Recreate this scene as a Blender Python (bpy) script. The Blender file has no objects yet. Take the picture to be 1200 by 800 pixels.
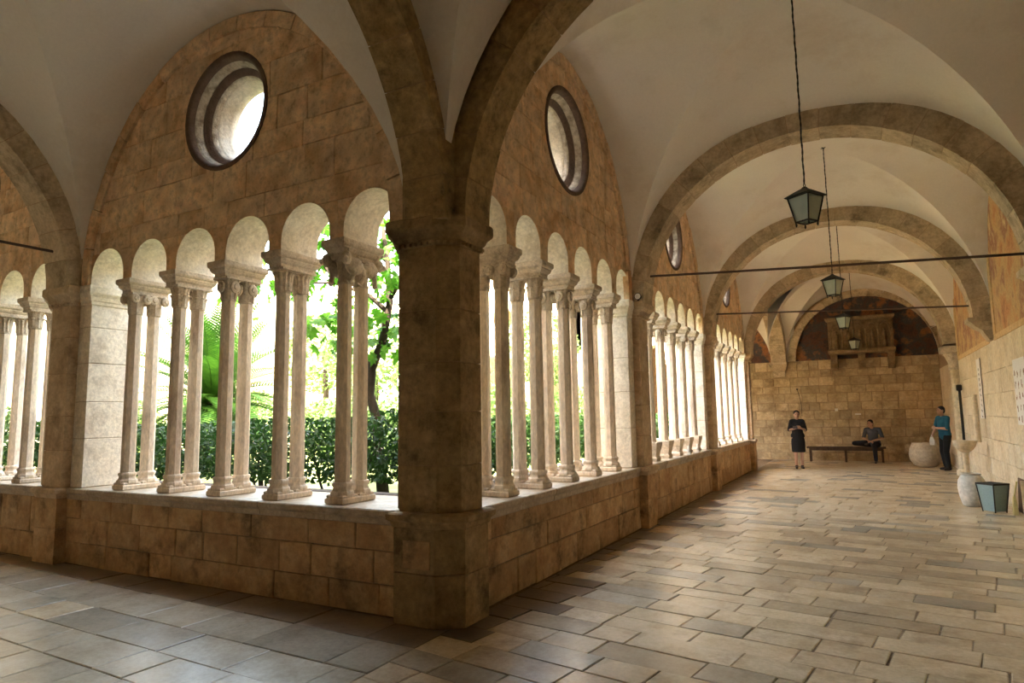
import bpy, math, random
from mathutils import Vector, Matrix
rnd = random.Random(11)
sc = bpy.context.scene
COL = sc.collection
PI = math.pi

# ------------------------------------------------------------------ camera
YAW, PITCH, ROLL = math.radians(28.377), math.radians(6.515), math.radians(-0.9216)
CAM = Vector((2.9487, -4.3941, 1.62))
Fv = Vector((-math.sin(YAW)*math.cos(PITCH), math.cos(YAW)*math.cos(PITCH), math.sin(PITCH)))
Rv = Vector((math.cos(YAW), math.sin(YAW), 0)); Uv = Rv.cross(Fv)
R2 = Rv*math.cos(ROLL) + Uv*math.sin(ROLL); U2 = Uv*math.cos(ROLL) - Rv*math.sin(ROLL)
cd = bpy.data.cameras.new('camera'); cam = bpy.data.objects.new('camera', cd); COL.objects.link(cam)
cd.sensor_width = 36; cd.lens = 763.76*36/1200; cd.clip_start = 0.05; cd.clip_end = 300
cam.matrix_world = Matrix(((R2.x, U2.x, -Fv.x, CAM.x), (R2.y, U2.y, -Fv.y, CAM.y), (R2.z, U2.z, -Fv.z, CAM.z), (0, 0, 0, 1)))
sc.camera = cam

# ------------------------------------------------------------------ world, sun, exposure
w = bpy.data.worlds.new('sky'); sc.world = w; w.use_nodes = True
nt = w.node_tree; nt.nodes.clear()
wo = nt.nodes.new('ShaderNodeOutputWorld'); bg = nt.nodes.new('ShaderNodeBackground'); sky = nt.nodes.new('ShaderNodeTexSky')
sky.sky_type = 'NISHITA'; sky.sun_disc = False
sky.sun_elevation = math.radians(58); sky.sun_rotation = math.radians(165)
sky.air_density = 1.0; sky.dust_density = 2.5; sky.ozone_density = 1.0
bg.inputs[1].default_value = 0.9
tint = nt.nodes.new('ShaderNodeMix'); tint.data_type = 'RGBA'; tint.blend_type = 'MULTIPLY'; tint.inputs[0].default_value = 1
tint.inputs[7].default_value = (1.22, 1.02, .755, 1)          # warm white balance of the photograph
nt.links.new(sky.outputs[0], tint.inputs[6]); nt.links.new(tint.outputs[2], bg.inputs[0]); nt.links.new(bg.outputs[0], wo.inputs[0])
sd = bpy.data.lights.new('sun', 'SUN'); sd.energy = 10; sd.angle = math.radians(0.6); sd.color = (1.0, .86, .68)
so = bpy.data.objects.new('sun', sd); COL.objects.link(so); so.location = (4, -20, 30)
so.rotation_euler = Vector((-.20, .55, -1.0)).to_track_quat('-Z', 'Y').to_euler()
vs = sc.view_settings
vs.view_transform = 'Standard'; vs.look = 'None'; vs.gamma = 1; vs.use_curve_mapping = False
vs.exposure = 2.58
sc.cycles.max_bounces = 10; sc.cycles.diffuse_bounces = 7

# ------------------------------------------------------------------ materials
def mat(name, cols, scale=2.0, rough=.85, bump=.3, bscale=18., dark=None, dscale=1.2, damt=.5, rv=.12, hue=None, spec=.3, stretch=(1, 1, 1), fine=.25):
    m = bpy.data.materials.new(name); m.use_nodes = True
    n = m.node_tree.nodes; L = m.node_tree.links
    b = n['Principled BSDF']; b.inputs['Roughness'].default_value = rough; b.inputs['Specular IOR Level'].default_value = spec
    g = n.new('ShaderNodeNewGeometry'); mp = n.new('ShaderNodeMapping'); mp.inputs['Scale'].default_value = stretch
    L.new(g.outputs['Position'], mp.inputs[0])
    oi = n.new('ShaderNodeObjectInfo')
    add = n.new('ShaderNodeVectorMath'); add.operation = 'ADD'
    ml = n.new('ShaderNodeMath'); ml.operation = 'MULTIPLY'; ml.inputs[1].default_value = 3.0 if rv else 0
    L.new(oi.outputs['Random'], ml.inputs[0]); L.new(mp.outputs[0], add.inputs[0]); L.new(ml.outputs[0], add.inputs[1])
    n1 = n.new('ShaderNodeTexNoise'); n1.inputs['Scale'].default_value = scale; n1.inputs['Detail'].default_value = 6; n1.inputs['Roughness'].default_value = .62
    L.new(add.outputs[0], n1.inputs['Vector'])
    cr = n.new('ShaderNodeValToRGB'); e = cr.color_ramp.elements
    k = len(cols)
    for i, c in enumerate(cols):
        p = .30 + .40*i/max(1, k-1)
        if i < 2: e[i].position = p; e[i].color = (*c, 1)
        else:
            x = e.new(p); x.color = (*c, 1)
    if k == 1: e[1].color = (*cols[0], 1)
    L.new(n1.outputs['Fac'], cr.inputs[0]); col = cr.outputs[0]
    n3 = n.new('ShaderNodeTexNoise'); n3.inputs['Scale'].default_value = bscale; n3.inputs['Detail'].default_value = 8; n3.inputs['Roughness'].default_value = .7
    L.new(mp.outputs[0], n3.inputs['Vector'])
    if fine:
        fr_ = n.new('ShaderNodeMapRange'); fr_.inputs[1].default_value = .3; fr_.inputs[2].default_value = .7
        fr_.inputs[3].default_value = 1-fine; fr_.inputs[4].default_value = 1+fine
        L.new(n3.outputs['Fac'], fr_.inputs[0])
        hm = n.new('ShaderNodeVectorMath'); hm.operation = 'SCALE'; L.new(col, hm.inputs[0]); L.new(fr_.outputs[0], hm.inputs['Scale']); col = hm.outputs[0]
    if dark:
        n2 = n.new('ShaderNodeTexNoise'); n2.inputs['Scale'].default_value = dscale; n2.inputs['Detail'].default_value = 9; n2.inputs['Roughness'].default_value = .72
        L.new(mp.outputs[0], n2.inputs['Vector'])
        mr = n.new('ShaderNodeMapRange'); mr.inputs[1].default_value = .52; mr.inputs[2].default_value = .68; mr.inputs[3].default_value = 0; mr.inputs[4].default_value = damt
        L.new(n2.outputs['Fac'], mr.inputs[0])
        mx = n.new('ShaderNodeMix'); mx.data_type = 'RGBA'; mx.inputs[7].default_value = (*dark, 1)
        L.new(mr.outputs[0], mx.inputs[0]); L.new(col, mx.inputs[6]); col = mx.outputs[2]
    if rv:
        mr2 = n.new('ShaderNodeMapRange'); mr2.inputs[3].default_value = 1-rv; mr2.inputs[4].default_value = 1+rv
        L.new(oi.outputs['Random'], mr2.inputs[0])
        sm = n.new('ShaderNodeVectorMath'); sm.operation = 'SCALE'; L.new(col, sm.inputs[0]); L.new(mr2.outputs[0], sm.inputs['Scale']); col = sm.outputs[0]
    L.new(col, b.inputs['Base Color'])
    if bump:
        bp = n.new('ShaderNodeBump'); bp.inputs['Strength'].default_value = bump; bp.inputs['Distance'].default_value = .02
        L.new(n3.outputs['Fac'], bp.inputs['Height']); L.new(bp.outputs[0], b.inputs['Normal'])
    return m
def flat(name, c, rough=.6, metal=0, spec=.4, trans=0):
    m = bpy.data.materials.new(name); m.use_nodes = True
    b = m.node_tree.nodes['Principled BSDF']
    b.inputs['Base Color'].default_value = (*c, 1); b.inputs['Roughness'].default_value = rough; b.inputs['Metallic'].default_value = metal; b.inputs['Specular IOR Level'].default_value = spec
    if trans: b.inputs['Transmission Weight'].default_value = trans
    n = m.node_tree.nodes; L = m.node_tree.links
    t = n.new('ShaderNodeTexNoise'); t.inputs['Scale'].default_value = 40; t.inputs['Detail'].default_value = 4
    g = n.new('ShaderNodeNewGeometry'); L.new(g.outputs['Position'], t.inputs['Vector'])
    mr = n.new('ShaderNodeMapRange'); mr.inputs[3].default_value = .82; mr.inputs[4].default_value = 1.18; L.new(t.outputs['Fac'], mr.inputs[0])
    s = n.new('ShaderNodeVectorMath'); s.operation = 'SCALE'; s.inputs[0].default_value = c; L.new(mr.outputs[0], s.inputs['Scale']); L.new(s.outputs[0], b.inputs['Base Color'])
    return m
def leafmat(name, c1, c2, tr=.35):
    m = bpy.data.materials.new(name); m.use_nodes = True
    n = m.node_tree.nodes; L = m.node_tree.links
    b = n['Principled BSDF']; b.inputs['Roughness'].default_value = .5; b.inputs['Specular IOR Level'].default_value = .3
    g = n.new('ShaderNodeNewGeometry'); t = n.new('ShaderNodeTexNoise'); t.inputs['Scale'].default_value = 9; L.new(g.outputs['Position'], t.inputs['Vector'])
    cr = n.new('ShaderNodeValToRGB'); cr.color_ramp.elements[0].color = (*c1, 1); cr.color_ramp.elements[1].color = (*c2, 1)
    cr.color_ramp.elements[0].position = .35; cr.color_ramp.elements[1].position = .65
    L.new(t.outputs['Fac'], cr.inputs[0]); L.new(cr.outputs[0], b.inputs['Base Color'])
    tl = n.new('ShaderNodeBsdfTranslucent'); L.new(cr.outputs[0], tl.inputs[0])
    mx = n.new('ShaderNodeMixShader'); mx.inputs[0].default_value = tr
    L.new(b.outputs[0], mx.inputs[1]); L.new(tl.outputs[0], mx.inputs[2]); L.new(mx.outputs[0], n['Material Output'].inputs[0])
    return m
def fresco(name, cols, scale=1.3, rough=.85):
    return mat(name, cols, scale=scale, rough=rough, bump=.15, bscale=25, rv=0, fine=.3)

M = {}
M['wall'] = mat('weathered_pink_limestone', [(.58, .34, .18), (.74, .51, .30), (.80, .61, .41), (.70, .47, .31)], scale=2.2, bump=1.0, bscale=12, dark=(.20, .12, .065), dscale=6.0, damt=.75, rv=.09, fine=.4)
M['parapet'] = mat('parapet_limestone', [(.36, .20, .095), (.50, .32, .165), (.58, .41, .24)], scale=3., bump=.9, bscale=12, dark=(.09, .055, .03), dscale=2.4, damt=.8, rv=.14)
M['pier'] = mat('pier_limestone', [(.40, .28, .17), (.54, .40, .26), (.62, .49, .34)], scale=3., bump=.5, bscale=20, dark=(.14, .09, .05), dscale=2.0, damt=.7, rv=.08)
M['arch'] = mat('arch_limestone', [(.36, .28, .18), (.50, .40, .27), (.58, .47, .33)], scale=3.5, bump=.6, bscale=22, dark=(.10, .08, .045), dscale=2.4, damt=.75, rv=.13)
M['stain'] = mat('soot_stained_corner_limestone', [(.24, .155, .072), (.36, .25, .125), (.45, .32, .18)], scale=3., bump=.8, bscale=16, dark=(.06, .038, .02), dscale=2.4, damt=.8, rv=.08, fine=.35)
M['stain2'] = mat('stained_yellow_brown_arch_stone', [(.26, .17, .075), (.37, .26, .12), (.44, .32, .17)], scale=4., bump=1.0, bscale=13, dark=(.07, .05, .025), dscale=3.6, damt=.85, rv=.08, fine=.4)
M['mortar'] = mat('brown_mortar', [(.28, .185, .11), (.44, .31, .19)], scale=8, bump=.4, rv=0)
M['plaster'] = mat('cream_vault_plaster', [(.77, .72, .655), (.81, .765, .705), (.83, .795, .735)], scale=.9, bump=.08, bscale=30, dark=(.56, .47, .37), dscale=.7, damt=.45, rv=0, fine=.04)
M['reveal'] = mat('pale_arch_plaster', [(.66, .58, .47), (.76, .69, .58), (.80, .74, .64)], scale=5, bump=.35, bscale=24, dark=(.36, .28, .18), dscale=3.5, damt=.55, rv=0)
M['column'] = mat('pale_pink_column_stone', [(.62, .50, .38), (.72, .61, .485), (.78, .69, .57)], scale=5, bump=.25, bscale=40, dark=(.22, .14, .10), dscale=2.2, damt=.6, rv=.1, stretch=(1, 1, .35))
M['carve'] = mat('carved_capital_stone', [(.48, .39, .29), (.62, .52, .41), (.70, .61, .50)], scale=9, bump=.5, bscale=40, dark=(.15, .11, .08), dscale=6, damt=.6, rv=.08)
M['ledge'] = mat('ledge_grey_stone', [(.34, .25, .16), (.46, .36, .25), (.52, .43, .32)], scale=4, rough=.5, bump=.3, bscale=30, dark=(.16, .13, .10), dscale=3, damt=.5, rv=.1)
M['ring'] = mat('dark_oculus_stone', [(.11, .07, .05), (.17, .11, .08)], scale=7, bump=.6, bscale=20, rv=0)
M['ring2'] = mat('stained_oculus_stone', [(.20, .15, .11), (.48, .41, .32), (.66, .59, .49)], scale=9, bump=.8, bscale=22, rv=0)
M['slab'] = mat('polished_floor_slab', [(.46, .355, .225), (.56, .455, .305), (.62, .52, .37)], scale=3.2, rough=.27, bump=.10, bscale=26, dark=(.22, .155, .095), dscale=2.6, damt=.5, rv=.24, spec=.5, fine=.15)
M['slab_c'] = mat('cool_grey_floor_slab', [(.33, .285, .21), (.42, .37, .28), (.47, .42, .33)], scale=3.2, rough=.25, bump=.10, bscale=26, dark=(.20, .165, .12), dscale=2.6, damt=.5, rv=.22, spec=.5, fine=.15)
M['slab_d'] = mat('shaded_grimy_border_slab', [(.13, .09, .055), (.19, .14, .09), (.24, .18, .12)], scale=3.5, rough=.3, bump=.12, bscale=24, dark=(.07, .05, .03), dscale=3, damt=.6, rv=.25)  # shade and grime at the parapet foot, put into the slab colour
M['joint'] = mat('floor_joint', [(.15, .11, .075), (.25, .19, .13)], scale=9, bump=.3, rv=0)
M['rwall'] = mat('pale_worn_wall_stone', [(.56, .45, .30), (.66, .56, .41), (.71, .63, .50)], scale=2.2, bump=.35, bscale=16, dark=(.42, .32, .20), dscale=2.2, damt=.6, rv=.06)
M['nwall'] = mat('brown_near_wall_stone', [(.26, .18, .11), (.34, .25, .16), (.40, .30, .20)], scale=2.2, bump=.35, bscale=16, rv=0)
M['bwall'] = mat('back_wall_stone', [(.36, .26, .14), (.48, .37, .22), (.55, .45, .29)], scale=3, bump=.6, bscale=14, dark=(.17, .115, .065), dscale=1.6, damt=.7, rv=.22)
M['frescob'] = fresco('back_fresco', [(.035, .03, .03), (.10, .045, .03), (.05, .055, .06), (.30, .13, .05), (.08, .05, .04)], 1.9)
M['fresco_r'] = fresco('side_fresco', [(.14, .09, .06), (.48, .23, .10), (.50, .34, .16), (.30, .14, .09), (.60, .45, .25)], 1.3)
M['border'] = mat('tan_border_band', [(.55, .36, .17), (.62, .45, .25)], scale=4, bump=.2, rv=0)
M['iron'] = flat('black_iron', (.02, .018, .016), .55, .3)
M['rod'] = flat('rusty_iron_rod', (.10, .065, .05), .7, .3)
M['glass'] = leafmat('frosted_pane', (.60, .66, .57), (.68, .73, .64), .45)
M['wood'] = mat('dark_bench_wood', [(.05, .03, .02), (.10, .06, .035)], scale=8, bump=.2, rv=0)
M['pot'] = mat('white_ceramic_pot', [(.60, .56, .49), (.70, .66, .60)], scale=8, bump=.15, rv=0)
M['jar'] = mat('pale_stone_jar', [(.50, .42, .31), (.62, .54, .42)], scale=8, bump=.3, rv=0)
M['bin'] = flat('grey_green_metal', (.27, .36, .36), .5, .1)
M['board'] = flat('white_board', (.74, .72, .70), .5)
M['print'] = flat('dark_print', (.10, .08, .08), .7)
M['print_b'] = flat('brown_print', (.27, .14, .09), .7)
M['yellow'] = flat('straw_yellow', (.62, .52, .22), .8)
M['brown'] = flat('dark_brown_wood', (.11, .06, .035), .7)
M['mon'] = mat('dark_monument_stone', [(.15, .10, .055), (.24, .165, .09), (.30, .22, .13)], scale=6, bump=.5, bscale=30, rv=.1)
M['paper'] = flat('white_paper', (.78, .77, .74), .7)
M['skin'] = flat('skin', (.50, .29, .20), .6)
M['black'] = flat('black_cloth', (.012, .012, .014), .9)
M['navy'] = flat('dark_blue_trousers', (.012, .014, .022), .9)
M['teal'] = flat('teal_shirt', (.014, .11, .18), .85)
M['check'] = flat('grey_blue_check_shirt', (.09, .10, .13), .85)
M['hair'] = flat('dark_hair', (.018, .012, .010), .7)
M['shoe'] = flat('dark_shoe', (.03, .02, .018), .6)
M['leafh'] = leafmat('hedge_leaf', (.010, .034, .007), (.032, .085, .014))
M['leafb'] = leafmat('bush_leaf', (.07, .14, .035), (.15, .24, .08))
M['leaft'] = leafmat('broad_tree_leaf', (.03, .12, .006), (.07, .20, .014), .5)
M['palm'] = leafmat('cycad_frond', (.016, .060, .006), (.04, .11, .010), .3)
M['bark'] = mat('dark_bark', [(.018, .013, .009), (.04, .03, .02)], scale=12, bump=.6, rv=0)
M['soil'] = mat('garden_ground', [(.16, .20, .06), (.24, .28, .10), (.38, .34, .22)], scale=1.4, bump=.4, rv=0)
M['kerb'] = mat('dark_planter_kerb', [(.07, .055, .045), (.13, .10, .08)], scale=6, bump=.3, rv=0)
M['sunwall'] = mat('pale_sunlit_stone', [(.66, .54, .38), (.72, .62, .46)], scale=3, bump=.2, rv=0)
M['upper'] = mat('cream_upper_wall', [(.74, .72, .67), (.78, .76, .72)], scale=2, bump=.1, rv=0)

# ------------------------------------------------------------------ mesh helpers
def tag(o, label=None, cat=None, group=None, kind=None):
    if label: o['label'] = label
    if cat: o['category'] = cat
    if group: o['group'] = group
    if kind: o['kind'] = kind
    return o
def mesh(name, V, F, m, smooth=False, sharp=None):
    me = bpy.data.meshes.new(name); me.from_pydata([tuple(v) for v in V], [], F)
    if m: me.materials.append(m)
    if smooth:
        me.polygons.foreach_set('use_smooth', [True]*len(me.polygons))
        if sharp: me.set_sharp_from_angle(angle=math.radians(sharp))
    return me
def link(name, me, parent=None, loc=None):
    o = bpy.data.objects.new(name, me); COL.objects.link(o)
    if parent: o.parent = parent
    if loc is not None: o.location = loc
    return o
def obj(name, VF, m, parent=None, smooth=False, sharp=None, loc=None):
    return link(name, mesh(name, VF[0], VF[1], m, smooth, sharp), parent, loc)
def empty(name, loc=(0, 0, 0), rz=0):
    o = bpy.data.objects.new(name, None); COL.objects.link(o); o.location = loc; o.rotation_euler = (0, 0, rz); o.empty_display_size = .1
    return o
def merge(*parts):
    V, F = [], []
    for v, f in parts:
        k = len(V); V += [Vector(p) for p in v]; F += [tuple(i+k for i in q) for q in f]
    return V, F
def box(x0, x1, y0, y1, z0, z1, b=0, faces=None):
    if not b:
        V = [(x0, y0, z0), (x1, y0, z0), (x1, y1, z0), (x0, y1, z0), (x0, y0, z1), (x1, y0, z1), (x1, y1, z1), (x0, y1, z1)]
        F = [(3, 2, 1, 0), (4, 5, 6, 7), (0, 1, 5, 4), (1, 2, 6, 5), (2, 3, 7, 6), (3, 0, 4, 7)]
        return [Vector(v) for v in V], F
    P = [(x0, y0), (x1, y0), (x1, y1), (x0, y1)]; Q = [(x0+b, y0+b), (x1-b, y0+b), (x1-b, y1-b), (x0+b, y1-b)]
    V = [(*q, z0) for q in Q]+[(*p, z0+b) for p in P]+[(*p, z1-b) for p in P]+[(*q, z1) for q in Q]
    F = [(3, 2, 1, 0), (12, 13, 14, 15)]
    for k in (0, 4, 8):
        for i in range(4): j = (i+1) % 4; F.append((k+i, k+j, k+4+j, k+4+i))
    return [Vector(v) for v in V], F
def prism(poly, z0, z1, b=0):
    """vertical prism of a CCW plan polygon"""
    n = len(poly); c = (sum(p[0] for p in poly)/n, sum(p[1] for p in poly)/n)
    def ins(p, d):
        v = Vector((p[0]-c[0], p[1]-c[1])); l = v.length; return (c[0]+v.x*(l-d)/l, c[1]+v.y*(l-d)/l)
    if b: rows = [([ins(p, b) for p in poly], z0), (poly, z0+b), (poly, z1-b), ([ins(p, b) for p in poly], z1)]
    else: rows = [(poly, z0), (poly, z1)]
    V = [Vector((*p, z)) for r, z in rows for p in r]; F = [tuple(reversed(range(n))), tuple(range(n*(len(rows)-1), n*len(rows)))]
    for k in range(len(rows)-1):
        for i in range(n): j = (i+1) % n; F.append((k*n+i, k*n+j, k*n+n+j, k*n+n+i))
    return V, F
def offset(poly, d):
    n = len(poly); out = []
    for i in range(n):
        a, b, c = Vector(poly[i-1]), Vector(poly[i]), Vector(poly[(i+1) % n])
        e1 = (b-a).normalized(); e2 = (c-b).normalized()
        n1 = Vector((e1.y, -e1.x)); n2 = Vector((e2.y, -e2.x)); m = (n1+n2); m = m/(m.dot(n1) if abs(m.dot(n1)) > 1e-6 else 1)
        out.append((b.x+m.x*d, b.y+m.y*d))
    return out
def loft(rows, cap=True):
    n = len(rows[0]); V = [Vector(p) for r in rows for p in r]; F = []
    for k in range(len(rows)-1):
        for i in range(n): j = (i+1) % n; F.append((k*n+i, k*n+j, k*n+n+j, k*n+n+i))
    if cap: F.append(tuple(reversed(range(n)))); F.append(tuple(range(n*(len(rows)-1), n*len(rows))))
    return V, F
def profile_stack(poly, prof):
    return loft([[(x, y, z) for x, y in offset(poly, d)] for d, z in prof])
def lathe(prof, n=16, c=(0, 0), rot=0., cap=True, sq=0.):
    rows = []
    for r, z in prof:
        rows.append([(c[0]+r*math.cos(rot+2*PI*i/n), c[1]+r*math.sin(rot+2*PI*i/n), z) for i in range(n)])
    return loft(rows, cap)
def tube(pts, rs, n=8, cap=True):
    pts = [Vector(p) for p in pts]
    if not isinstance(rs, (list, tuple)): rs = [rs]*len(pts)
    rows = []; up = None
    for i, p in enumerate(pts):
        t = (pts[min(i+1, len(pts)-1)]-pts[max(i-1, 0)]).normalized()
        if up is None: up = Vector((0, 0, 1)) if abs(t.z) < .9 else Vector((1, 0, 0))
        a = t.cross(up).normalized(); b = a.cross(t).normalized(); up = b
        rows.append([p+(a*math.cos(2*PI*k/n)+b*math.sin(2*PI*k/n))*rs[i] for k in range(n)])
    return loft(rows, cap)
def ell(c, r, nu=12, nv=8):
    c = Vector(c); V = [c+Vector((0, 0, -r[2]))]; F = []
    for j in range(1, nv):
        a = -PI/2+PI*j/nv
        for i in range(nu): t = 2*PI*i/nu; V.append(c+Vector((r[0]*math.cos(a)*math.cos(t), r[1]*math.cos(a)*math.sin(t), r[2]*math.sin(a))))
    V.append(c+Vector((0, 0, r[2]))); k = len(V)-1
    for i in range(nu): F.append((0, 1+(i+1) % nu, 1+i)); F.append((k, k-nu+i, k-nu+(i+1) % nu))
    for j in range(nv-2):
        for i in range(nu): a = 1+j*nu+i; b = 1+j*nu+(i+1) % nu; F.append((a, b, b+nu, a+nu))
    return V, F
def xf(VF, mtx): return [mtx @ Vector(v) for v in VF[0]], VF[1]

class Fr:
    """wall frame: u along the wall, z up, n towards the walk"""
    def __init__(s, o, u, n):
        s.o, s.u, s.n = Vector(o), Vector(u), Vector(n); s.rh = s.u.cross(Vector((0, 0, 1))).dot(s.n) > 0
    def P(s, u, z, n): return s.o+s.u*u+Vector((0, 0, z))+s.n*n
    def faces(s, F): return F if s.rh else [tuple(reversed(f)) for f in F]
    def box(s, u0, u1, z0, z1, n0, n1, b=0):
        V, F = box(u0, u1, z0, z1, n0, n1, b)
        return [s.P(*v) for v in V], s.faces(F)
    def plan(s, u, n): p = s.P(u, 0, n); return (p.x, p.y)

# --- convex clipping in a plane
def clip(poly, nx, ny, c):
    out = []; n = len(poly)
    for i in range(n):
        p, q = poly[i], poly[(i+1) % n]; a = nx*p[0]+ny*p[1]-c; b = nx*q[0]+ny*q[1]-c
        if a <= 1e-7: out.append(p)
        if (a < -1e-7 and b > 1e-7) or (a > 1e-7 and b < -1e-7):
            t = a/(a-b); out.append((p[0]+(q[0]-p[0])*t, p[1]+(q[1]-p[1])*t))
    return out
def area(p): return abs(sum(p[i-1][0]*p[i][1]-p[i][0]*p[i-1][1] for i in range(len(p))))/2 if len(p) > 2 else 0
def clip_to(poly, reg):
    for i in range(len(reg)):
        a, b = reg[i], reg[(i+1) % len(reg)]; nx, ny = b[1]-a[1], -(b[0]-a[0])
        poly = clip(poly, nx, ny, nx*a[0]+ny*a[1])
        if len(poly) < 3: return []
    return poly
def minus(poly, hole):
    out = []; rem = poly
    for i in range(len(hole)):
        a, b = hole[i], hole[(i+1) % len(hole)]; nx, ny = b[1]-a[1], -(b[0]-a[0]); c = nx*a[0]+ny*a[1]
        o = clip(rem, -nx, -ny, -c)
        if area(o) > 1e-5: out.append(o)
        rem = clip(rem, nx, ny, c)
        if area(rem) < 1e-6: return out
    return out
def minus_all(polys, holes):
    for h in holes:
        hx0, hx1 = min(p[0] for p in h), max(p[0] for p in h); hy0, hy1 = min(p[1] for p in h), max(p[1] for p in h)
        nx = []
        for p in polys:
            if max(q[0] for q in p) <= hx0 or min(q[0] for q in p) >= hx1 or max(q[1] for q in p) <= hy0 or min(q[1] for q in p) >= hy1: nx.append(p)
            else: nx += minus(p, h)
        polys = nx
    return polys
def block(fr, polys, nf, nb, b=.008):
    """stone with front at nf, back at nb, from convex (u,z) pieces"""
    V, F = [], []
    if len(polys) == 1:
        p = polys[0]; n = len(p); cx = sum(q[0] for q in p)/n; cy = sum(q[1] for q in p)/n
        tl = [(rnd.uniform(-.003, .003)) for _ in p]
        def ins(q):
            v = Vector((q[0]-cx, q[1]-cy)); l = max(v.length, 1e-4); k = max(l-b*1.4, l*.5)/l; return (cx+v.x*k, cy+v.y*k)
        V = [fr.P(*ins(q), nf+tl[i]) for i, q in enumerate(p)]+[fr.P(*q, nf-b+tl[i]) for i, q in enumerate(p)]+[fr.P(*q, nb) for q in p]
        F = [tuple(range(n))]
        for k in (0, n):
            for i in range(n): j = (i+1) % n; F.append((k+j, k+i, k+n+i, k+n+j))
        return V, fr.faces(F)
    idx = {}; ed = {}
    def vid(q):
        k = (round(q[0], 4), round(q[1], 4))
        if k not in idx: idx[k] = len(idx)
        return idx[k]
    fs = [[vid(q) for q in p] for p in polys]
    n = len(idx); pts = list(idx)
    V = [fr.P(*q, nf) for q in pts]+[fr.P(*q, nb) for q in pts]
    for f in fs:
        f = [f[i] for i in range(len(f)) if f[i] != f[i-1]]
        if len(f) < 3: continue
        F.append(tuple(f))
        for i in range(len(f)): ed.setdefault(frozenset((f[i-1], f[i])), []).append((f[i-1], f[i]))
    for k, l in ed.items():
        if len(l) == 1 and len(k) == 2: a, c = l[0]; F.append((c, a, a+n, c+n))
    return V, fr.faces(F)
def cells(u0, u1, v0, v1, h, wd, r):
    z = v0
    while z < v1-.02:
        hh = r.uniform(*h); z1 = z+hh
        if v1-z1 < h[0]*.7: z1 = v1
        u = u0-r.uniform(0, wd[0])
        while u < u1-.02:
            u2 = u+r.uniform(*wd)
            if u1-u2 < wd[0]*.5: u2 = u1
            yield max(u, u0), u2, z, z1
            u = u2
        z = z1
def lay(parent, fr, u0, u1, v0, v1, h, wd, m, nf, nb, region=None, holes=(), gap=.005, jit=.008, seed=1, name='stone', b=.008):
    r = random.Random(seed); k = 0
    for a, c, z, z1 in cells(u0, u1, v0, v1, h, wd, r):
        if c-a < .03: continue
        j = lambda: r.uniform(-.004, .004)
        p = [(a+gap+j(), z+gap+j()), (c-gap+j(), z+gap+j()), (c-gap+j(), z1-gap+j()), (a+gap+j(), z1-gap+j())]
        if region: p = clip_to(p, region)
        if area(p) < .0006: continue
        ps = minus_all([p], holes) if holes else [p]
        if sum(area(q) for q in ps) < .0004: continue
        obj(name, block(fr, ps, nf+r.uniform(-jit, jit), nb, b), m, parent); k += 1
    return k

# ------------------------------------------------------------------ dimensions
W = 5.0                   # clear width of the walks
H = 3.27                  # top of imposts
LED = .86                 # top of the parapet coping
NW, NB = -.03, -.495       # arcade wall: walk face and garden face
FR = Fr((0, 0, 0), (0, 1, 0), (1, 0, 0))       # right walk (u = +y)
FL = Fr((0, 0, 0), (-1, 0, 0), (0, -1, 0))     # left walk (u = -x)
YB = 19.7                 # back wall
TOP = 6.7

# ------------------------------------------------------------------ floor
fl = obj('floor', merge(box(-.2, W+.3, -5.3, YB+.3, -.2, -.008), box(-17, -.2, -5.3, .1, -.2, -.008), box(-15, -.2, 14.9, YB+.3, -.2, -.008)), M['joint'])
tag(fl, 'worn polished limestone slab floor of the cloister walks', 'floor', kind='structure')
def in_view(p):
    d = Vector(p)-CAM; c = d.dot(Fv)
    if c < .3: return None
    x = 600+763.76*d.dot(R2)/c; y = 400-763.76*d.dot(U2)/c
    return c if (-60 < x < 1260 and -60 < y < 860) else None
slabs = []
def floor_region(region, ang, h, wd, ox, oy, u0, u1, v0, v1, seed, m):
    r = random.Random(seed); ca, sa = math.cos(ang), math.sin(ang)
    T = lambda u, v: (ox+u*ca-v*sa, oy+u*sa+v*ca)
    for a, c, z, z1 in cells(u0, u1, v0, v1, h, wd, r):
        g = .0035; j = lambda: r.uniform(-.006, .006)
        p = [T(a+g+j(), z+g+j()*.6), T(c-g+j(), z+g+j()*.6), T(c-g+j(), z1-g+j()*.6), T(a+g+j(), z1-g+j()*.6)]
        p = clip_to(p, region)
        if area(p) < .006: continue
        cx = sum(q[0] for q in p)/len(p); cy = sum(q[1] for q in p)/len(p)
        z0 = r.uniform(-.0035, .0035); tx, ty = r.uniform(-.006, .006), r.uniform(-.006, .006)
        n = len(p); b = .006
        def ins(q):
            v = Vector((q[0]-cx, q[1]-cy)); l = max(v.length, 1e-4); k = max(l-b*1.4, l*.5)/l; return (cx+v.x*k, cy+v.y*k)
        zz = lambda q: z0+(q[0]-cx)*tx+(q[1]-cy)*ty
        V = [(*ins(q), zz(q)) for q in p]+[(*q, zz(q)-.005) for q in p]+[(*q, -.03) for q in p]
        F = [tuple(range(n))]
        for k in (0, n):
            for i in range(n): jn = (i+1) % n; F.append((k+jn, k+i, k+n+i, k+n+jn))
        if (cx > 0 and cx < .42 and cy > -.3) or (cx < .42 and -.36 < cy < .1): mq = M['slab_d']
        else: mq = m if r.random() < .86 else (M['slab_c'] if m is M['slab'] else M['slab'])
        d = in_view((cx, cy, 0))
        slabs.append((d if d else 1e3+r.random(), V, F, mq))
floor_region([(.02, -5.2), (W+.1, -5.2), (W+.1, YB+.1), (.02, YB+.1)], math.radians(-8.5), (.25, .32), (.32, .80), 0, 0, -3.5, 7.5, -5.6, 21.5, 5, M['slab'])
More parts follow.
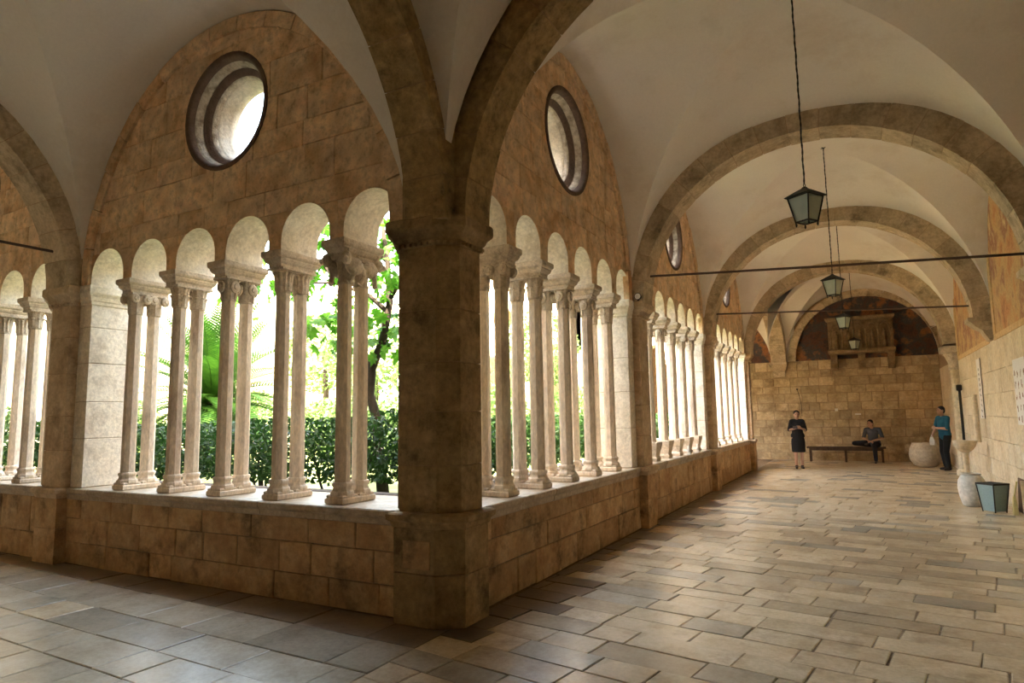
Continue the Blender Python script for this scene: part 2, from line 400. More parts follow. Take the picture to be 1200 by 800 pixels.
floor_region([(-16.5, -5.2), (.02, -5.2), (.02, 0), (-16.5, 0)], math.radians(-1.8), (.34, .50), (.34, .85), 0, 0, -17, .6, -6.2, .6, 6, M['slab_c'])
slabs.sort(key=lambda s: s[0])
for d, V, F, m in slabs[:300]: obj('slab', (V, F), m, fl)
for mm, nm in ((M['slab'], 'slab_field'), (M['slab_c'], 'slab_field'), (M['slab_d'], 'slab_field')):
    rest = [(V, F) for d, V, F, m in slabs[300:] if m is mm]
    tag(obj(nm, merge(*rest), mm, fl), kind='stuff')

# ------------------------------------------------------------------ arcade
def arch_poly(c, hw, zb, zs, n=16):
    return [(c-hw, zb), (c+hw, zb)]+[(c+hw*math.cos(PI*i/n), zs+hw*math.sin(PI*i/n)) for i in range(n+1)]
def circ(c, z, r, n=28): return [(c+r*math.cos(2*PI*i/n), z+r*math.sin(2*PI*i/n)) for i in range(n)]
def ellipse_reg(c, s, ax, az, n=30): return [(c-ax, s-.6), (c+ax, s-.6)]+[(c+ax*math.cos(PI*i/n), s+az*math.sin(PI*i/n)) for i in range(n+1)]
def arch_ring(parent, fr, c, s, ax, az, th, n0, n1, m, n=15, a0=0., a1=PI, name='voussoir', gap=.006, jit=.006, r=rnd):
    """voussoirs on an elliptical ring in the frame; ax,az = inner half axes"""
    for i in range(n):
        t0 = a0+(a1-a0)*i/n+gap/ax; t1 = a0+(a1-a0)*(i+1)/n-gap/ax; V = []; d = r.uniform(-jit, jit); e = r.uniform(-jit, jit)
        for k in range(3):
            t = t0+(t1-t0)*k/2
            for rr, nn in ((0+e, n0-d), (th, n0-d), (th, n1+d), (0+e, n1+d)):
                V.append(fr.P(c+(ax+rr)*math.cos(t), s+(az+rr)*math.sin(t), nn))
        F = [(3, 2, 1, 0), (8, 9, 10, 11)]
        for k in (0, 4):
            for q in range(4): F.append((k+q, k+(q+1) % 4, k+4+(q+1) % 4, k+4+q))
        obj(name, (V, fr.faces(F)), m, parent)
def arch_core(fr, c, s, ax, az, th, n0, n1, n=32, a0=0., a1=PI):
    V, F = [], []
    for i in range(n+1):
        t = a0+(a1-a0)*i/n
        for rr, nn in ((.012, n0+.012), (th, n0+.012), (th, n1-.012), (.012, n1-.012)): V.append(fr.P(c+(ax+rr)*math.cos(t), s+(az+rr)*math.sin(t), nn))
    for i in range(n):
        for q in range(4): F.append((i*4+q, i*4+(q+1) % 4, i*4+4+(q+1) % 4, i*4+4+q))
    F += [(3, 2, 1, 0), (n*4, n*4+1, n*4+2, n*4+3)]
    return V, fr.faces(F)

def lathe_n(fr, c, z, prof, n=40):
    rows = [[fr.P(c+r*math.cos(2*PI*i/n), z+r*math.sin(2*PI*i/n), nn) for i in range(n)] for r, nn in prof]
    V, F = loft(rows, False); return V, fr.faces(F)
def parapet(fr, a, b, seed, label, mm=None):
    p = obj('parapet', fr.box(a, b, 0, LED-.12, -.72, -.014), M['joint']); tag(p, label, 'parapet', kind='structure')
    lay(p, fr, a, b, 0, LED-.12, (.24, .40), (.28, .80), mm or M['parapet'], 0, -.1, seed=seed, jit=.007, gap=.003)
    r = random.Random(seed); u = a
    while u < b-.01:
        u2 = min(b, u+r.uniform(.75, 1.25))
        if b-u2 < .4: u2 = b
        d = r.uniform(-.006, .006)
        prof = [(-.012, LED-.135), (.010, LED-.12), (.014, LED-.075), (.035, LED-.06), (.043, LED-.045), (.043, LED-.01), (.033, LED+d*.3), (-.78, LED+d*.3), (-.78, LED-.135)]
        V = [fr.P(u+.003, z, n+d) for n, z in prof]+[fr.P(u2-.003, z, n+d) for n, z in prof]; k = len(prof)
        F = [tuple(range(k)), tuple(reversed(range(k, 2*k)))]+[(i, k+i, k+(i+1) % k, (i+1) % k) for i in range(k)]
        obj('coping_slab', (V, fr.faces(F)), M['ledge'], p); u = u2
    return p
def arcade(fr, a, b, centers, hw, seed, label, stones=True, rL=2.70, m=None, ocu=True):
    """lunette wall of one bay with six small arches and the round window"""
    m = m or M['wall']; uc = (a+b)/2; oz = 4.92; zs = 3.69-hw; om = (centers[0]+centers[-1])/2
    holes = [arch_poly(c, hw+.004, 3.0, zs) for c in centers]; oh = circ(om, oz, .60)
    u0, u1 = a-.3, b+.3
    big = minus_all([[(u0, H-.01), (u1, H-.01), (u1, TOP), (u0, TOP)]], holes+[oh])
    V, F = [], []
    for nn, fl_ in ((NW-.014, False), (NB, True)):
        for p in big:
            k = len(V); V += [fr.P(*q, nn) for q in p]; f = tuple(range(k, k+len(p))); F.append(f if not fl_ else tuple(reversed(f)))
    core = obj('arcade_wall', (V, fr.faces(F)), M['mortar'] if stones else m); tag(core, label, 'wall', kind='structure')
    # undersides between the arches
    xs = [u0]+sum([[c-hw, c+hw] for c in centers], [])+[u1]; V, F = [], []
    for i in range(0, len(xs), 2): V2, F2 = fr.box(xs[i], xs[i+1], H-.012, H, NB, NW-.01); V, F = merge((V, F), (V2, F2))
    obj('soffit', (V, F), M['reveal'], core)
    for c in centers:      # arch reveals
        rows = []
        pr = [(c-hw, H-.01), (c-hw, zs)]+[(c-hw*math.cos(PI*i/16), zs+hw*math.sin(PI*i/16)) for i in range(1, 16)]+[(c+hw, zs), (c+hw, H-.01)]
        V = [fr.P(*q, nn) for nn in (NW+.002, -.2, -.45, NB-.01) for q in pr]; k = len(pr); F = [(j*k+i, j*k+i+1, j*k+k+i+1, j*k+k+i) for j in range(3) for i in range(k-1)]
        obj('arch_reveal', (V, fr.faces(F)), M['reveal'], core, smooth=True, sharp=30)
    if ocu:
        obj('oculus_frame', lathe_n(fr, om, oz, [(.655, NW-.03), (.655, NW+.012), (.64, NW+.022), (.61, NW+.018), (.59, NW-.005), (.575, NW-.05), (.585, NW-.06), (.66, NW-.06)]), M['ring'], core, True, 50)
        obj('oculus_moulding', lathe_n(fr, om, oz, [(.64, NW-.055), (.578, NW-.055), (.56, NW-.075), (.545, NW-.13), (.53, NW-.14), (.64, NW-.14)]), M['ring2'], core, True, 40)
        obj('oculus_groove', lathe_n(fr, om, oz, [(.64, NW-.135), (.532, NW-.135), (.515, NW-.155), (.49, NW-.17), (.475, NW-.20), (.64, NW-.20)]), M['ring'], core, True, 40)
        obj('oculus_moulding', lathe_n(fr, om, oz, [(.64, NW-.195), (.475, NW-.195), (.46, NW-.215), (.455, NW-.26), (.64, NW-.26)]), M['ring2'], core, True, 40)
        obj('oculus_inner_ring', lathe_n(fr, om, oz, [(.62, NW-.25), (.46, NW-.25), (.44, NW-.27), (.43, NW-.36), (.415, NW-.38), (.405, NW-.43), (.415, NB-.01), (.62, NB-.01)]), M['reveal'], core, True, 40)
    if stones:
        ax, az = (b-a)/2, rL
        reg = ellipse_reg(uc, 3.25, ax-.15, az-.15)
        lay(core, fr, a-.05, b+.05, H-.005, 6.05, (.20, .40), (.26, .88), m, NW, NW-.06, region=reg, holes=holes+[circ(om, oz, .645)], seed=seed, jit=.004, gap=.002)
        arch_ring(core, fr, uc, 3.25, ax-.155, az-.155, .16, NW-.05, NW+.03, m, n=17)
    return core

# imposts / capitals / columns -------------------------------------------------
def oct_(c, r, z, n=8): return [(c[0]+r*math.cos(PI/8+2*PI*i/n), c[1]+r*math.sin(PI/8+2*PI*i/n), z) for i in range(n)]
def bell(c, r0, hs, z0, z1, n=4):
    rows = []
    for k in range(n+1):
        t = k/n; e = t*t; row = []
        for i in range(8):
            a = PI/8+2*PI*i/8; ox, oy = r0*math.cos(a), r0*math.sin(a)
            s = hs/max(abs(math.cos(a)), abs(math.sin(a))); sx, sy = s*math.cos(a), s*math.sin(a)
            row.append((c[0]+ox+(sx-ox)*e, c[1]+oy+(sy-oy)*e, z0+(z1-z0)*t))
        rows.append(row)
    return loft(rows)
def disc(c, axis, r, h, n=12):
    axis = Vector(axis).normalized(); c = Vector(c)
    return tube([c-axis*h/2, c-axis*h*.3, c+axis*h*.3, c+axis*h/2], [r*.8, r, r, r*.8], n)
def leaf_(c, ang, r0, z0, h, out, wd):
    V, F = [], []; ca, sa = math.cos(ang), math.sin(ang)
    for k in range(5):
        t = k/4; rr = r0+out*t**2.2; z = z0+h*(math.sin(t*PI*.62)/math.sin(PI*.62)*1.0); ww = wd*(1-.55*t)
        for s in (-1, 0, 1):
            q = rr+(.012 if s == 0 else 0); V.append(Vector((c[0]+q*ca-s*ww*sa, c[1]+q*sa+s*ww*ca, z)))
    V2 = [v-Vector((ca*.018, sa*.018, 0)) for v in V]; n = len(V); V += V2
    for k in range(4):
        for s in range(2):
            a = k*3+s; F.append((a, a+1, a+4, a+3)); F.append((n+a+3, n+a+4, n+a+1, n+a))
        F.append((k*3, k*3+3, n+k*3+3, n+k*3)); F.append((k*3+2, n+k*3+2, n+k*3+5, k*3+5))
    F.append((12, 13, 14, n+14, n+13, n+12))
    return V, F
def capital(kind):
    """local: column axis at origin, z from 2.86 to 3.11"""
    z0, z1 = 2.86, 3.11; P = [lathe([(.084, z0), (.09, z0+.012), (.084, z0+.026)], 8, rot=PI/8), bell((0, 0), .076, .105, z0+.02, z1)]
    if kind == 'volute':
        P = [lathe([(.084, z0), (.09, z0+.012), (.084, z0+.026)], 8, rot=PI/8), bell((0, 0), .095, .108, z0+.02, z1)]
        for sx in (-1, 1):
            for sy in (-1, 1): P.append(disc((sx*.118, sy*.085, z1-.065), (1, 0, 0), .058, .05)); P.append(disc((sx*.140, sy*.085, z1-.065), (1, 0, 0), .026, .03, 8))
        P.append(xf(box(-.12, .12, -.12, .12, z1-.03, z1, .008), Matrix()))
    elif kind == 'leaf':
        for i in range(8): P.append(leaf_((0, 0), 2*PI*i/8, .088, z0+.02, .12, .045, .034))
        for i in range(4): P.append(leaf_((0, 0), PI/4+2*PI*i/4, .085, z0+.05, .185, .085, .045))
        for i in range(4): P.append(leaf_((0, 0), 2*PI*i/4, .085, z0+.08, .14, .05, .035))
    elif kind == 'scroll':
        for i in range(4):
            a = 2*PI*i/4; c = Vector((math.cos(a), math.sin(a), 0)); P.append(disc(c*.112+Vector((0, 0, z0+.15)), c, .062, .04, 14)); P.append(disc(c*.125+Vector((0, 0, z0+.15)), c, .03, .04, 10))
        for i in range(4): P.append(leaf_((0, 0), PI/4+2*PI*i/4, .085, z0+.02, .2, .08, .04))
    elif kind == 'beast':
        for s in (-1, 1):
            P += [ell((s*.125, -.01, z0+.17), (.06, .135, .085)), ell((s*.14, .13, z0+.23), (.055, .06, .065)), ell((s*.165, .17, z0+.215), (.032, .04, .032)), ell((s*.15, .11, z0+.30), (.016, .012, .028))]
            for y in (-.11, .06): P.append(tube([(s*.12, y, z0+.16), (s*.155, y-.02, z0+.08), (s*.13, y+.02, z0+.01)], [.042, .028, .03], 8))
            P.append(tube([(s*.12, -.13, z0+.2), (s*.15, -.17, z0+.13), (s*.12, -.15, z0+.05)], .017, 6))
    elif kind == 'fold':
        for i in range(12): a = 2*PI*i/12; P.append(leaf_((0, 0), a, .086, z0+.03, .17, .065, .026))
    P.append(box(-.128, .128, -.128, .128, z1-.02, z1+.005, .004))
    V, F = merge(*P); return [Vector((v.x*.86, v.y*.86, v.z)) for v in V], F
CAPS = {k: mesh('capital', *capital(k), M['carve']) for k in ('volute', 'leaf', 'scroll', 'beast', 'fold')}
SHAFT = mesh('shaft', *loft([oct_((0, 0), .075, 1.05), oct_((0, 0), .074, 2.0), oct_((0, 0), .070, 2.87)]), M['column'])
bs = merge(lathe([(.108, .93), (.113, .945), (.109, .968), (.096, .978), (.088, .992), (.086, 1.008), (.094, 1.02), (.098, 1.036), (.092, 1.05), (.078, 1.054)], 8, rot=PI/8, cap=True), box(-.098, .098, -.098, .098, .915, .945, .01))
BASE = mesh('base', *bs, M['column'])
PLINTH = mesh('plinth', *box(-.108, .108, -.218, .218, LED, .92, .012), M['column'])
def impost_vf():
    P = [(-.075, -.215), (.075, -.215), (.075, .215), (-.075, .215)]
    return profile_stack(P, [(0, 3.105), (.012, 3.12), (.012, 3.145), (.03, 3.16), (.045, 3.185), (.045, 3.20), (.058, 3.21), (.065, 3.225), (.065, 3.265), (.06, 3.272)])
IMPOST = mesh('impost', *impost_vf(), M['carve'])
ORD = ['first', 'second', 'third', 'fourth', 'fifth']
def columns(fr, centers, kinds, label, group, flip=0):
    for i in range(len(centers)-1):
        u = (centers[i]+centers[i+1])/2; p = fr.P(u, 0, -.262)
        rz = math.atan2(fr.n.y, fr.n.x)-PI/2
        t = empty('double_column', p, rz+rnd.uniform(-.02, .02)); k = kinds[i]
        tag(t, label % ORD[i] if '%' in label else label, 'column', group, 'thing')
        link('plinth', PLINTH, t); link('impost', IMPOST, t)
        for s in (-1, 1):
            for nm, me in (('base', BASE), ('shaft', SHAFT), ('capital', CAPS[k])):
                c = link(nm, me, t); c.location = (0, .111*s, 0)
                if nm == 'capital' and s < 0: c.rotation_euler = (0, 0, PI)

# piers ---------------------------------------------------------------------------
CORN = [(0, 3.03), (.018, 3.045), (.018, 3.075), (.035, 3.09), (.05, 3.13), (.082, 3.165), (.09, 3.18), (.09, 3.25), (.08, H)]
def dentils(poly, d, z0, z1):
    P = []; q = offset(poly, d); n = len(q)
    for i in range(n):
        a, b = Vector(q[i]), Vector(q[(i+1) % n]); l = (b-a).length; e = (b-a)/max(l, 1e-5); k = int(l/.055); nn = Vector((e.y, -e.x))
        for j in range(k):
            c = a+e*((j+.5)*l/k); V, F = box(-.014, .014, -.012, .012, z0, z1)
            P.append(([Vector((c.x+v.x*e.x+v.y*nn.x, c.y+v.x*e.y+v.y*nn.y, v.z)) for v in V], F))
    return merge(*P)
def pier(fr, p0, p1, label, seed, jl=.22, jr=.22):
    r = random.Random(seed)
    def pl(us): 
        q = [fr.plan(u, n) for u, n in us]; return q if fr.rh else q[::-1]
    lower = pl([(p0, -.1), (p0, .12), (p1, .12), (p1, -.1)][::-1]); up = pl([(p0+.02, -.1), (p0+.02, .075), (p1-.02, .075), (p1-.02, -.1)][::-1])
    body = pl([(p0-jl, NB), (p0-jl, NW), (p1+jr, NW), (p1+jr, NB)][::-1])
    def ccw(q): return q if sum(q[i-1][0]*q[i][1]-q[i][0]*q[i-1][1] for i in range(len(q))) > 0 else q[::-1]
    lower, up, body = ccw(lower), ccw(up), ccw(body)
    root = obj('pier', merge(prism(offset(lower, -.012), 0, LED-.02), prism(offset(up, -.012), LED-.02, H), prism(offset(body, -.012), LED-.02, H)), M['mortar'])
    tag(root, label, 'pier', kind='structure')
    pier_stones(root, lower, up, body, r)
    return root
def pier_stones(root, lower, up, body, r, mu=None, ml=None):
    mu = mu or M['pier']; ml = ml or M['parapet']; mb = M['stain'] if mu is M['stain'] else M['reveal']
    z = 0
    for z1 in (.40, LED-.11): obj('stone', prism(lower, z+.003, z1-.003, .006), ml, root); z = z1
    obj('pier_base_moulding', profile_stack(lower, [(0, LED-.115), (.012, LED-.105), (.02, LED-.07), (.045, LED-.05), (.05, LED-.01), (.03, LED+.004), (-.03, LED+.006)]), mu, root)
    z = LED+.004
    while z < 3.0:
        z1 = z+r.uniform(.36, .52)
        if 3.03-z1 < .25: z1 = 3.035
        obj('stone', prism(up, z+.003, z1-.003, .006), mu, root); z = z1
    z = LED+.004
    while z < 3.0:
        z1 = z+r.uniform(.42, .62)
        if 3.03-z1 < .25: z1 = 3.035
        obj('stone', prism(body, z+.003, z1-.003, .006), mb, root); z = z1
    obj('impost_cornice', profile_stack(up, CORN), mu, root)
    obj('body_cornice', profile_stack(body, [(d*.75, zz) for d, zz in CORN]), mb, root)
    obj('dentil_row', dentils(up, .03, 3.035, 3.062), mu, root)

# bays along the right walk and the left walk
cR1 = [.765+.747*k for k in range(6)]; cR2 = [5.68+.735*k for k in range(6)]; cR3 = [10.62+.775*k for k in range(6)]
cL1 = [.87+.81*k for k in range(6)]; cL2 = [6.32+.80*k for k in range(6)]
BAYS = [(FR, .375, 4.85, cR1, .278, 'right-hand walk, bay nearest the corner pier'), (FR, 5.30, 9.72, cR2, .28, 'right-hand walk, second bay from the corner pier'),
        (FR, 10.17, 14.93, cR3, .295, 'right-hand walk, far third bay'), (FL, .47, 5.42, cL1, .318, 'left-hand walk, bay beside the corner pier'), (FL, 5.87, 10.8, cL2, .305, 'left-hand walk, bay at the left edge')]
for i, (fr, a, b, cs, hw, nm) in enumerate(BAYS):
    arcade(fr, a, b, cs, hw, 20+i, 'weathered pinkish ashlar lunette wall with round window above arches, '+nm)
    parapet(fr, a-.03 if i not in (0, 3) else (a-.2 if i == 0 else .555), b+.03, 40+i, 'low orange-brown stone parapet with grey coping, '+nm)
    if i == 3 or i == 0: pass
tag(obj('parapet_gap', merge(FL.box(.2, .56, 0, LED-.13, -.7, -.075), FL.box(.2, .556, LED-.13, LED, -.78, .02, .006)), M['ledge']), 'cracked recess in the parapet just left of the corner pier', 'parapet', kind='structure')
VAR = ['beast', 'leaf', 'scroll', 'fold', 'volute']
columns(FR, cR1, ['volute', 'leaf', 'scroll', 'scroll', 'leaf'], 'pale octagonal double column, %s after the dark corner pier along the right-hand walk', 'double columns of the near right bay')
columns(FR, cR2, ['leaf', 'scroll', 'leaf', 'volute', 'leaf'], 'pale octagonal double column, %s in the second bay of the right-hand walk', 'double columns of the second right bay')
columns(FR, cR3, ['leaf', 'scroll', 'leaf', 'scroll', 'leaf'], 'pale octagonal double column, %s in the far third bay of the right-hand walk', 'double columns of the third right bay')
columns(FL, cL1, ['beast', 'fold', 'scroll', 'leaf', 'volute'], 'pale octagonal double column, %s leftwards from the dark corner pier', 'double columns of the left bay')
columns(FL, cL2, ['leaf', 'fold', 'leaf', 'volute', 'leaf'], 'pale octagonal double column, %s beyond the pier at the left edge', 'double columns of the far left bay')
pier(FR, 4.85, 5.30, 'pale stone pier with moulded impost, second along the right-hand walk', 61)
pier(FR, 9.72, 10.17, 'stone pier between second and third bays of the right-hand walk', 62)
pier(FL, 5.42, 5.87, 'stone pier with moulded impost near the left edge', 63)
pier(FL, 10.8, 11.25, 'next stone pier beyond the left edge of the left-hand walk', 64)
def corner_pier(name, label, lower, up, body, seed, mu=None):
    root = obj(name, merge(prism(offset(lower, -.012), 0, LED-.02), prism(offset(up, -.012), LED-.02, H), prism(offset(body, -.012), LED-.02, H)), M['mortar'])
    tag(root, label, 'pier', kind='structure'); pier_stones(root, lower, up, body, random.Random(seed), mu, mu); return root
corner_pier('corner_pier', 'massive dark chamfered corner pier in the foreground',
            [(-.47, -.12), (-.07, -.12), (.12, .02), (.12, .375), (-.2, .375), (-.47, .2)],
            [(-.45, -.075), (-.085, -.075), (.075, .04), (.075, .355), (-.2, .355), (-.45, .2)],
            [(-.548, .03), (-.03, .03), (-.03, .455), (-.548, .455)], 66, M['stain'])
corner_pier('far_corner_pier', 'far chamfered corner pier at the end of the right-hand arcade',
            [(-.47, 15.0), (-.2, 14.93), (.12, 14.93), (.12, 15.28), (-.07, 15.42), (-.47, 15.42)],
            [(-.45, 15.0), (-.2, 14.95), (.075, 14.95), (.075, 15.26), (-.085, 15.375), (-.45, 15.375)],
            [(-.655, 14.85), (-.03, 14.85), (-.03, 15.27), (-.655, 15.27)], 67)
cp_ = bpy.data.objects['corner_pier']
obj('inscribed_plaque', FL.box(.115, .375, .44, .655, .11, .128, .004), M['parapet'], cp_)
# solid corner masonry above the piers (between the lunette walls)
def mass(name, VF, label, m=None):
    return tag(obj(name, VF, m or M['arch']), label, 'wall', kind='structure')
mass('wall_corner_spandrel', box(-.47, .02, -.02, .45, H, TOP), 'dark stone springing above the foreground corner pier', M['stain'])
mass('wall_far_corner_spandrel', box(-.66, .02, 14.7, 15.4, H, TOP), 'stone springing above the far corner pier')
for fr, u, l in ((FR, 5.075, 'second right pier'), (FR, 9.945, 'third right pier'), (FL, 5.645, 'left pier')):
    mass('wall_spandrel', fr.box(u-.235, u+.235, H, TOP, NB+.01, .02), 'stone springing above the '+l)

# transverse arches ------------------------------------------------------------------
def trans(origin, h, t, width, label, mm=None, span=W, s=3.22, ri=2.28, rz=2.15, th=.42, xc=None, seed=0, n=19):
    fr = Fr(origin, h, t); xc = span/2-.06 if xc is None else xc
    root = obj('transverse_arch', arch_core(fr, xc, s, ri, rz, th, 0, width), M['mortar'])
    tag(root, label, 'arch', kind='structure')
    arch_ring(root, fr, xc, s, ri, rz, th, 0, width, mm or M['arch'], n=n, r=random.Random(seed), gap=.004, jit=.004)
    return root
for k, (y, l) in enumerate(((-.01, 'dark transverse stone arch springing right from the corner pier'), (4.85, 'wide grey stone transverse arch at the second right pier'),
             (9.72, 'transverse stone arch at the third right pier'), (14.93, 'farthest transverse stone arch of the right-hand walk'))):
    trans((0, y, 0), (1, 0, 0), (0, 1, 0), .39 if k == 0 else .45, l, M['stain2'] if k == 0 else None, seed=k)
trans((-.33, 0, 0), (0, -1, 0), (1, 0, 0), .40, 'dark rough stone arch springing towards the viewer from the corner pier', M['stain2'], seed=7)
trans((-5.87, 0, 0), (0, -1, 0), (1, 0, 0), .45, 'stone arch across the left-hand walk', seed=8)
trans((-11.25, 0, 0), (0, -1, 0), (1, 0, 0), .45, 'farther stone arch across the left-hand walk', seed=9)
trans((-.36, 15.25, 0), (.118, .993, 0), (1, 0, 0), .48, 'pale stone arch seen edge-on at the far corner', span=YB-15.25, ri=2.0, rz=2.0, xc=2.26, seed=10)

# vaults ----------------------------------------------------------------------------
def vault(x0, x1, y0, y1, rX0, rX1, rY0, rY1, rC, label, s=3.25, N=30):
    V, F = [], []
    for j in range(N+1):
        for i in range(N+1):
            u = math.sin(-PI/2+PI*i/N); v = math.sin(-PI/2+PI*j/N); m = min(abs(u), abs(v))
            rX = rX0 if u < 0 else rX1; rY = rY0 if v < 0 else rY1; q = u*u+v*v
            r = rC+((rX-rC)*u**4+(rY-rC)*v**4)/q if q > 1e-9 else rC
            V.append(((x0+x1)/2+u*(x1-x0)/2, (y0+y1)/2+v*(y1-y0)/2, s+r*math.sqrt(max(0, 1-m*m))))
    for j in range(N):
        for i in range(N):
            a = j*(N+1)+i; b = a+1; c = a+N+1; d = c+1
            if (i < N/2) == (j < N/2): F += [(a, d, b), (a, c, d)]
            else: F += [(a, c, b), (b, c, d)]
    o = obj('ceiling', (V, F), M['plaster'], smooth=True, sharp=11)
    return tag(o, label, 'vault', kind='structure')
vault(-.02, W+.02, .35, 4.87, 2.72, 2.6, 2.37, 2.37, 2.80, 'cream plaster groin vault of the near right bay')
vault(-.02, W+.02, 5.28, 9.74, 2.72, 2.6, 2.37, 2.37, 2.80, 'cream plaster groin vault of the second right bay')
vault(-.02, W+.02, 10.15, 14.95, 2.72, 2.6, 2.37, 2.37, 2.80, 'cream plaster groin vault of the third right bay')
vault(-.02, W+.02, -W-.02, -.06, 2.43, 2.6, 2.6, 2.43, 2.80, 'shadowed groin vault over the near corner')
vault(.58, W+.02, 15.36, YB+.02, 2.2, 2.4, 2.43, 2.3, 2.6, 'groin vault over the far corner')
vault(-5.44, -.45, -W-.02, .02, 2.37, 2.37, 2.6, 2.72, 2.80, 'cream plaster groin vault of the left-hand bay')
vault(-10.82, -5.85, -W-.02, .02, 2.37, 2.37, 2.6, 2.72, 2.80, 'cream plaster groin vault beyond the left pier')
vault(-16.5, -11.2, -W-.02, .02, 2.37, 2.37, 2.6, 2.72, 2.80, 'distant groin vault at the end of the left-hand walk')
vault(-5.0, .14, 15.36, YB+.02, 2.2, 2.2, 2.43, 2.3, 2.6, 'vault of the far walk behind the far corner arch')

# outer walls -------------------------------------------------------------------------
wr = obj('wall_right', box(W+.015, W+.5, -5.5, YB+.5, 0, TOP), M['mortar']); tag(wr, 'pale worn stone wall along the right side of the walk', 'wall', kind='structure')
FRW = Fr((W, 0, 0), (0, 1, 0), (-1, 0, 0))
lay(wr, FRW, -5.0, YB, 0, 2.86, (.30, .44), (.45, .95), M['rwall'], 0, -.1, seed=71, jit=.002, gap=.0025, b=.004)
for a, b, l in ((-4.9, -.1, ''), (.42, 4.8, ''), (5.35, 9.67, ''), (10.2, 14.9, '')):
    uc = (a+b)/2; ax = (b-a)/2
    pts = [(uc+ax*math.cos(PI*i/24), 3.2+2.62*math.sin(PI*i/24)) for i in range(25)]; pts = [(b, 2.86)]+pts+[(a, 2.86)]
    obj('fresco_lunette', block(FRW, [pts], .004, -.05, .004), M['fresco_r'], wr)
    obj('fresco_border', FRW.box(a, b, 2.80, 2.90, -.02, .012, .004), M['border'], wr)
    for u in (a+.02, b-.24): obj('painted_pilaster', FRW.box(u, u+.22, 2.9, 4.3, -.02, .02, .004), M['border'], wr)
wn = obj('wall_near', box(-17, W+.5, -5.5, -W, 0, TOP), M['nwall']); tag(wn, 'plain stone wall behind the viewpoint', 'wall', kind='structure')
wl = obj('wall_left', box(-17, -16.5, -5.5, .7, 0, TOP), M['rwall']); tag(wl, 'end wall of the left-hand walk', 'wall', kind='structure')
wfe = obj('wall_far_walk_end', box(-5.3, -5.0, 15.3, YB+.3, 0, TOP), M['rwall']); tag(wfe, 'end wall of the far walk', 'wall', kind='structure')
wb = obj('wall_back', box(-5.3, W+.5, YB+.015, YB+.5, 0, TOP), M['mortar']); tag(wb, 'rough brown stone wall closing the right-hand walk', 'wall', kind='structure')
FB = Fr((0, YB, 0), (1, 0, 0), (0, -1, 0))
lay(wb, FB, -1.2, W, 0, 3.32, (.22, .32), (.28, .60), M['bwall'], 0, -.08, seed=73, jit=.012, gap=.007)
obj('fresco_lunette', block(FB, [ellipse_reg(2.97, 3.32, 2.06, 2.06)[2:]], .004, -.05, .004), M['frescob'], wb)
obj('fresco_lunette', block(FB, [[(-1.6, 3.32), (.5, 3.32), (.5, 5.4), (-1.6, 5.4)]], .003, -.05, .004), M['frescob'], wb)
arch_ring(wb, FB, 2.97, 3.30, 2.05, 2.05, .22, -.03, .16, M['arch'], n=15)
obj('wall_plaster', block(FB, [[(.45, 3.30), (.93, 3.30), (.93, 6.2), (.45, 6.2)]], .002, -.05), M['plaster'], wb)
rf = obj('roof_terrace', merge(box(-.7, W+.6, -5.6, YB+.6, TOP-.05, TOP+.35), box(-17, -.7, -5.6, .72, TOP-.05, TOP+.35), box(-17, -.7, 15.2, YB+.6, TOP-.05, TOP+.35)), M['upper'])
tag(rf, 'terrace slab roofing the cloister walks', 'roof', kind='structure')

# corbels and half capital on the right wall and back wall
def corbel(fr, u, n_out, wd, z0, z1, label, m=M['arch']):
    rows = []
    for t, dn, dw in ((0, .05, .62), (.25, .12, .70), (.45, .16, .72), (.6, .26, .9), (.8, .34, .98), (.84, .38, 1.04), (1, .38, 1.04)):
        z = z0+(z1-z0)*t; k = n_out/.38*dn; hw = wd/2*dw
        rows.append([fr.P(u-hw, z, -.02), fr.P(u+hw, z, -.02), fr.P(u+hw, z, k), fr.P(u-hw, z, k)])
    V, F = loft(rows); o = obj('corbel', (V, fr.faces(F)), m); return tag(o, label, 'corbel', kind='structure')
corbel(FRW, 5.07, .36, .5, 2.82, 3.24, 'stone corbel on the right wall at the near transverse arch')
corbel(FRW, 9.94, .36, .5, 2.82, 3.24, 'pale stone corbel on the right wall above the notice boards')
corbel(FRW, .15, .36, .5, 2.82, 3.24, 'stone corbel on the right wall beside the viewpoint')
corbel(FB, .37, .34, .56, 2.80, 3.28, 'carved corbel on the back wall left of the fresco')
corbel(FB, 4.85, .2, .3, 3.14, 3.30, 'small moulded corbel in the far right corner of the back wall')
hp = obj('half_pillar', lathe([(.17, 0), (.17, .12), (.12, .16), (.12, 2.60)], 12, (W-.06, 15.1)), M['rwall']); tag(hp, 'attached half pillar with carved capital in the far right corner', 'pillar', kind='structure')
obj('capital', merge(lathe([(.13, 2.58), (.15, 2.62), (.13, 2.66), (.16, 2.8), (.22, 2.95), (.24, 3.0)], 10, (W-.06, 15.1)), box(W-.36, W, 14.85, 15.36, 3.0, 3.17, .02), *[leaf_((W-.06, 15.1), PI/2+PI*i/5, .13, 2.66, .3, .12, .06) for i in range(6)]), M['carve'], hp)

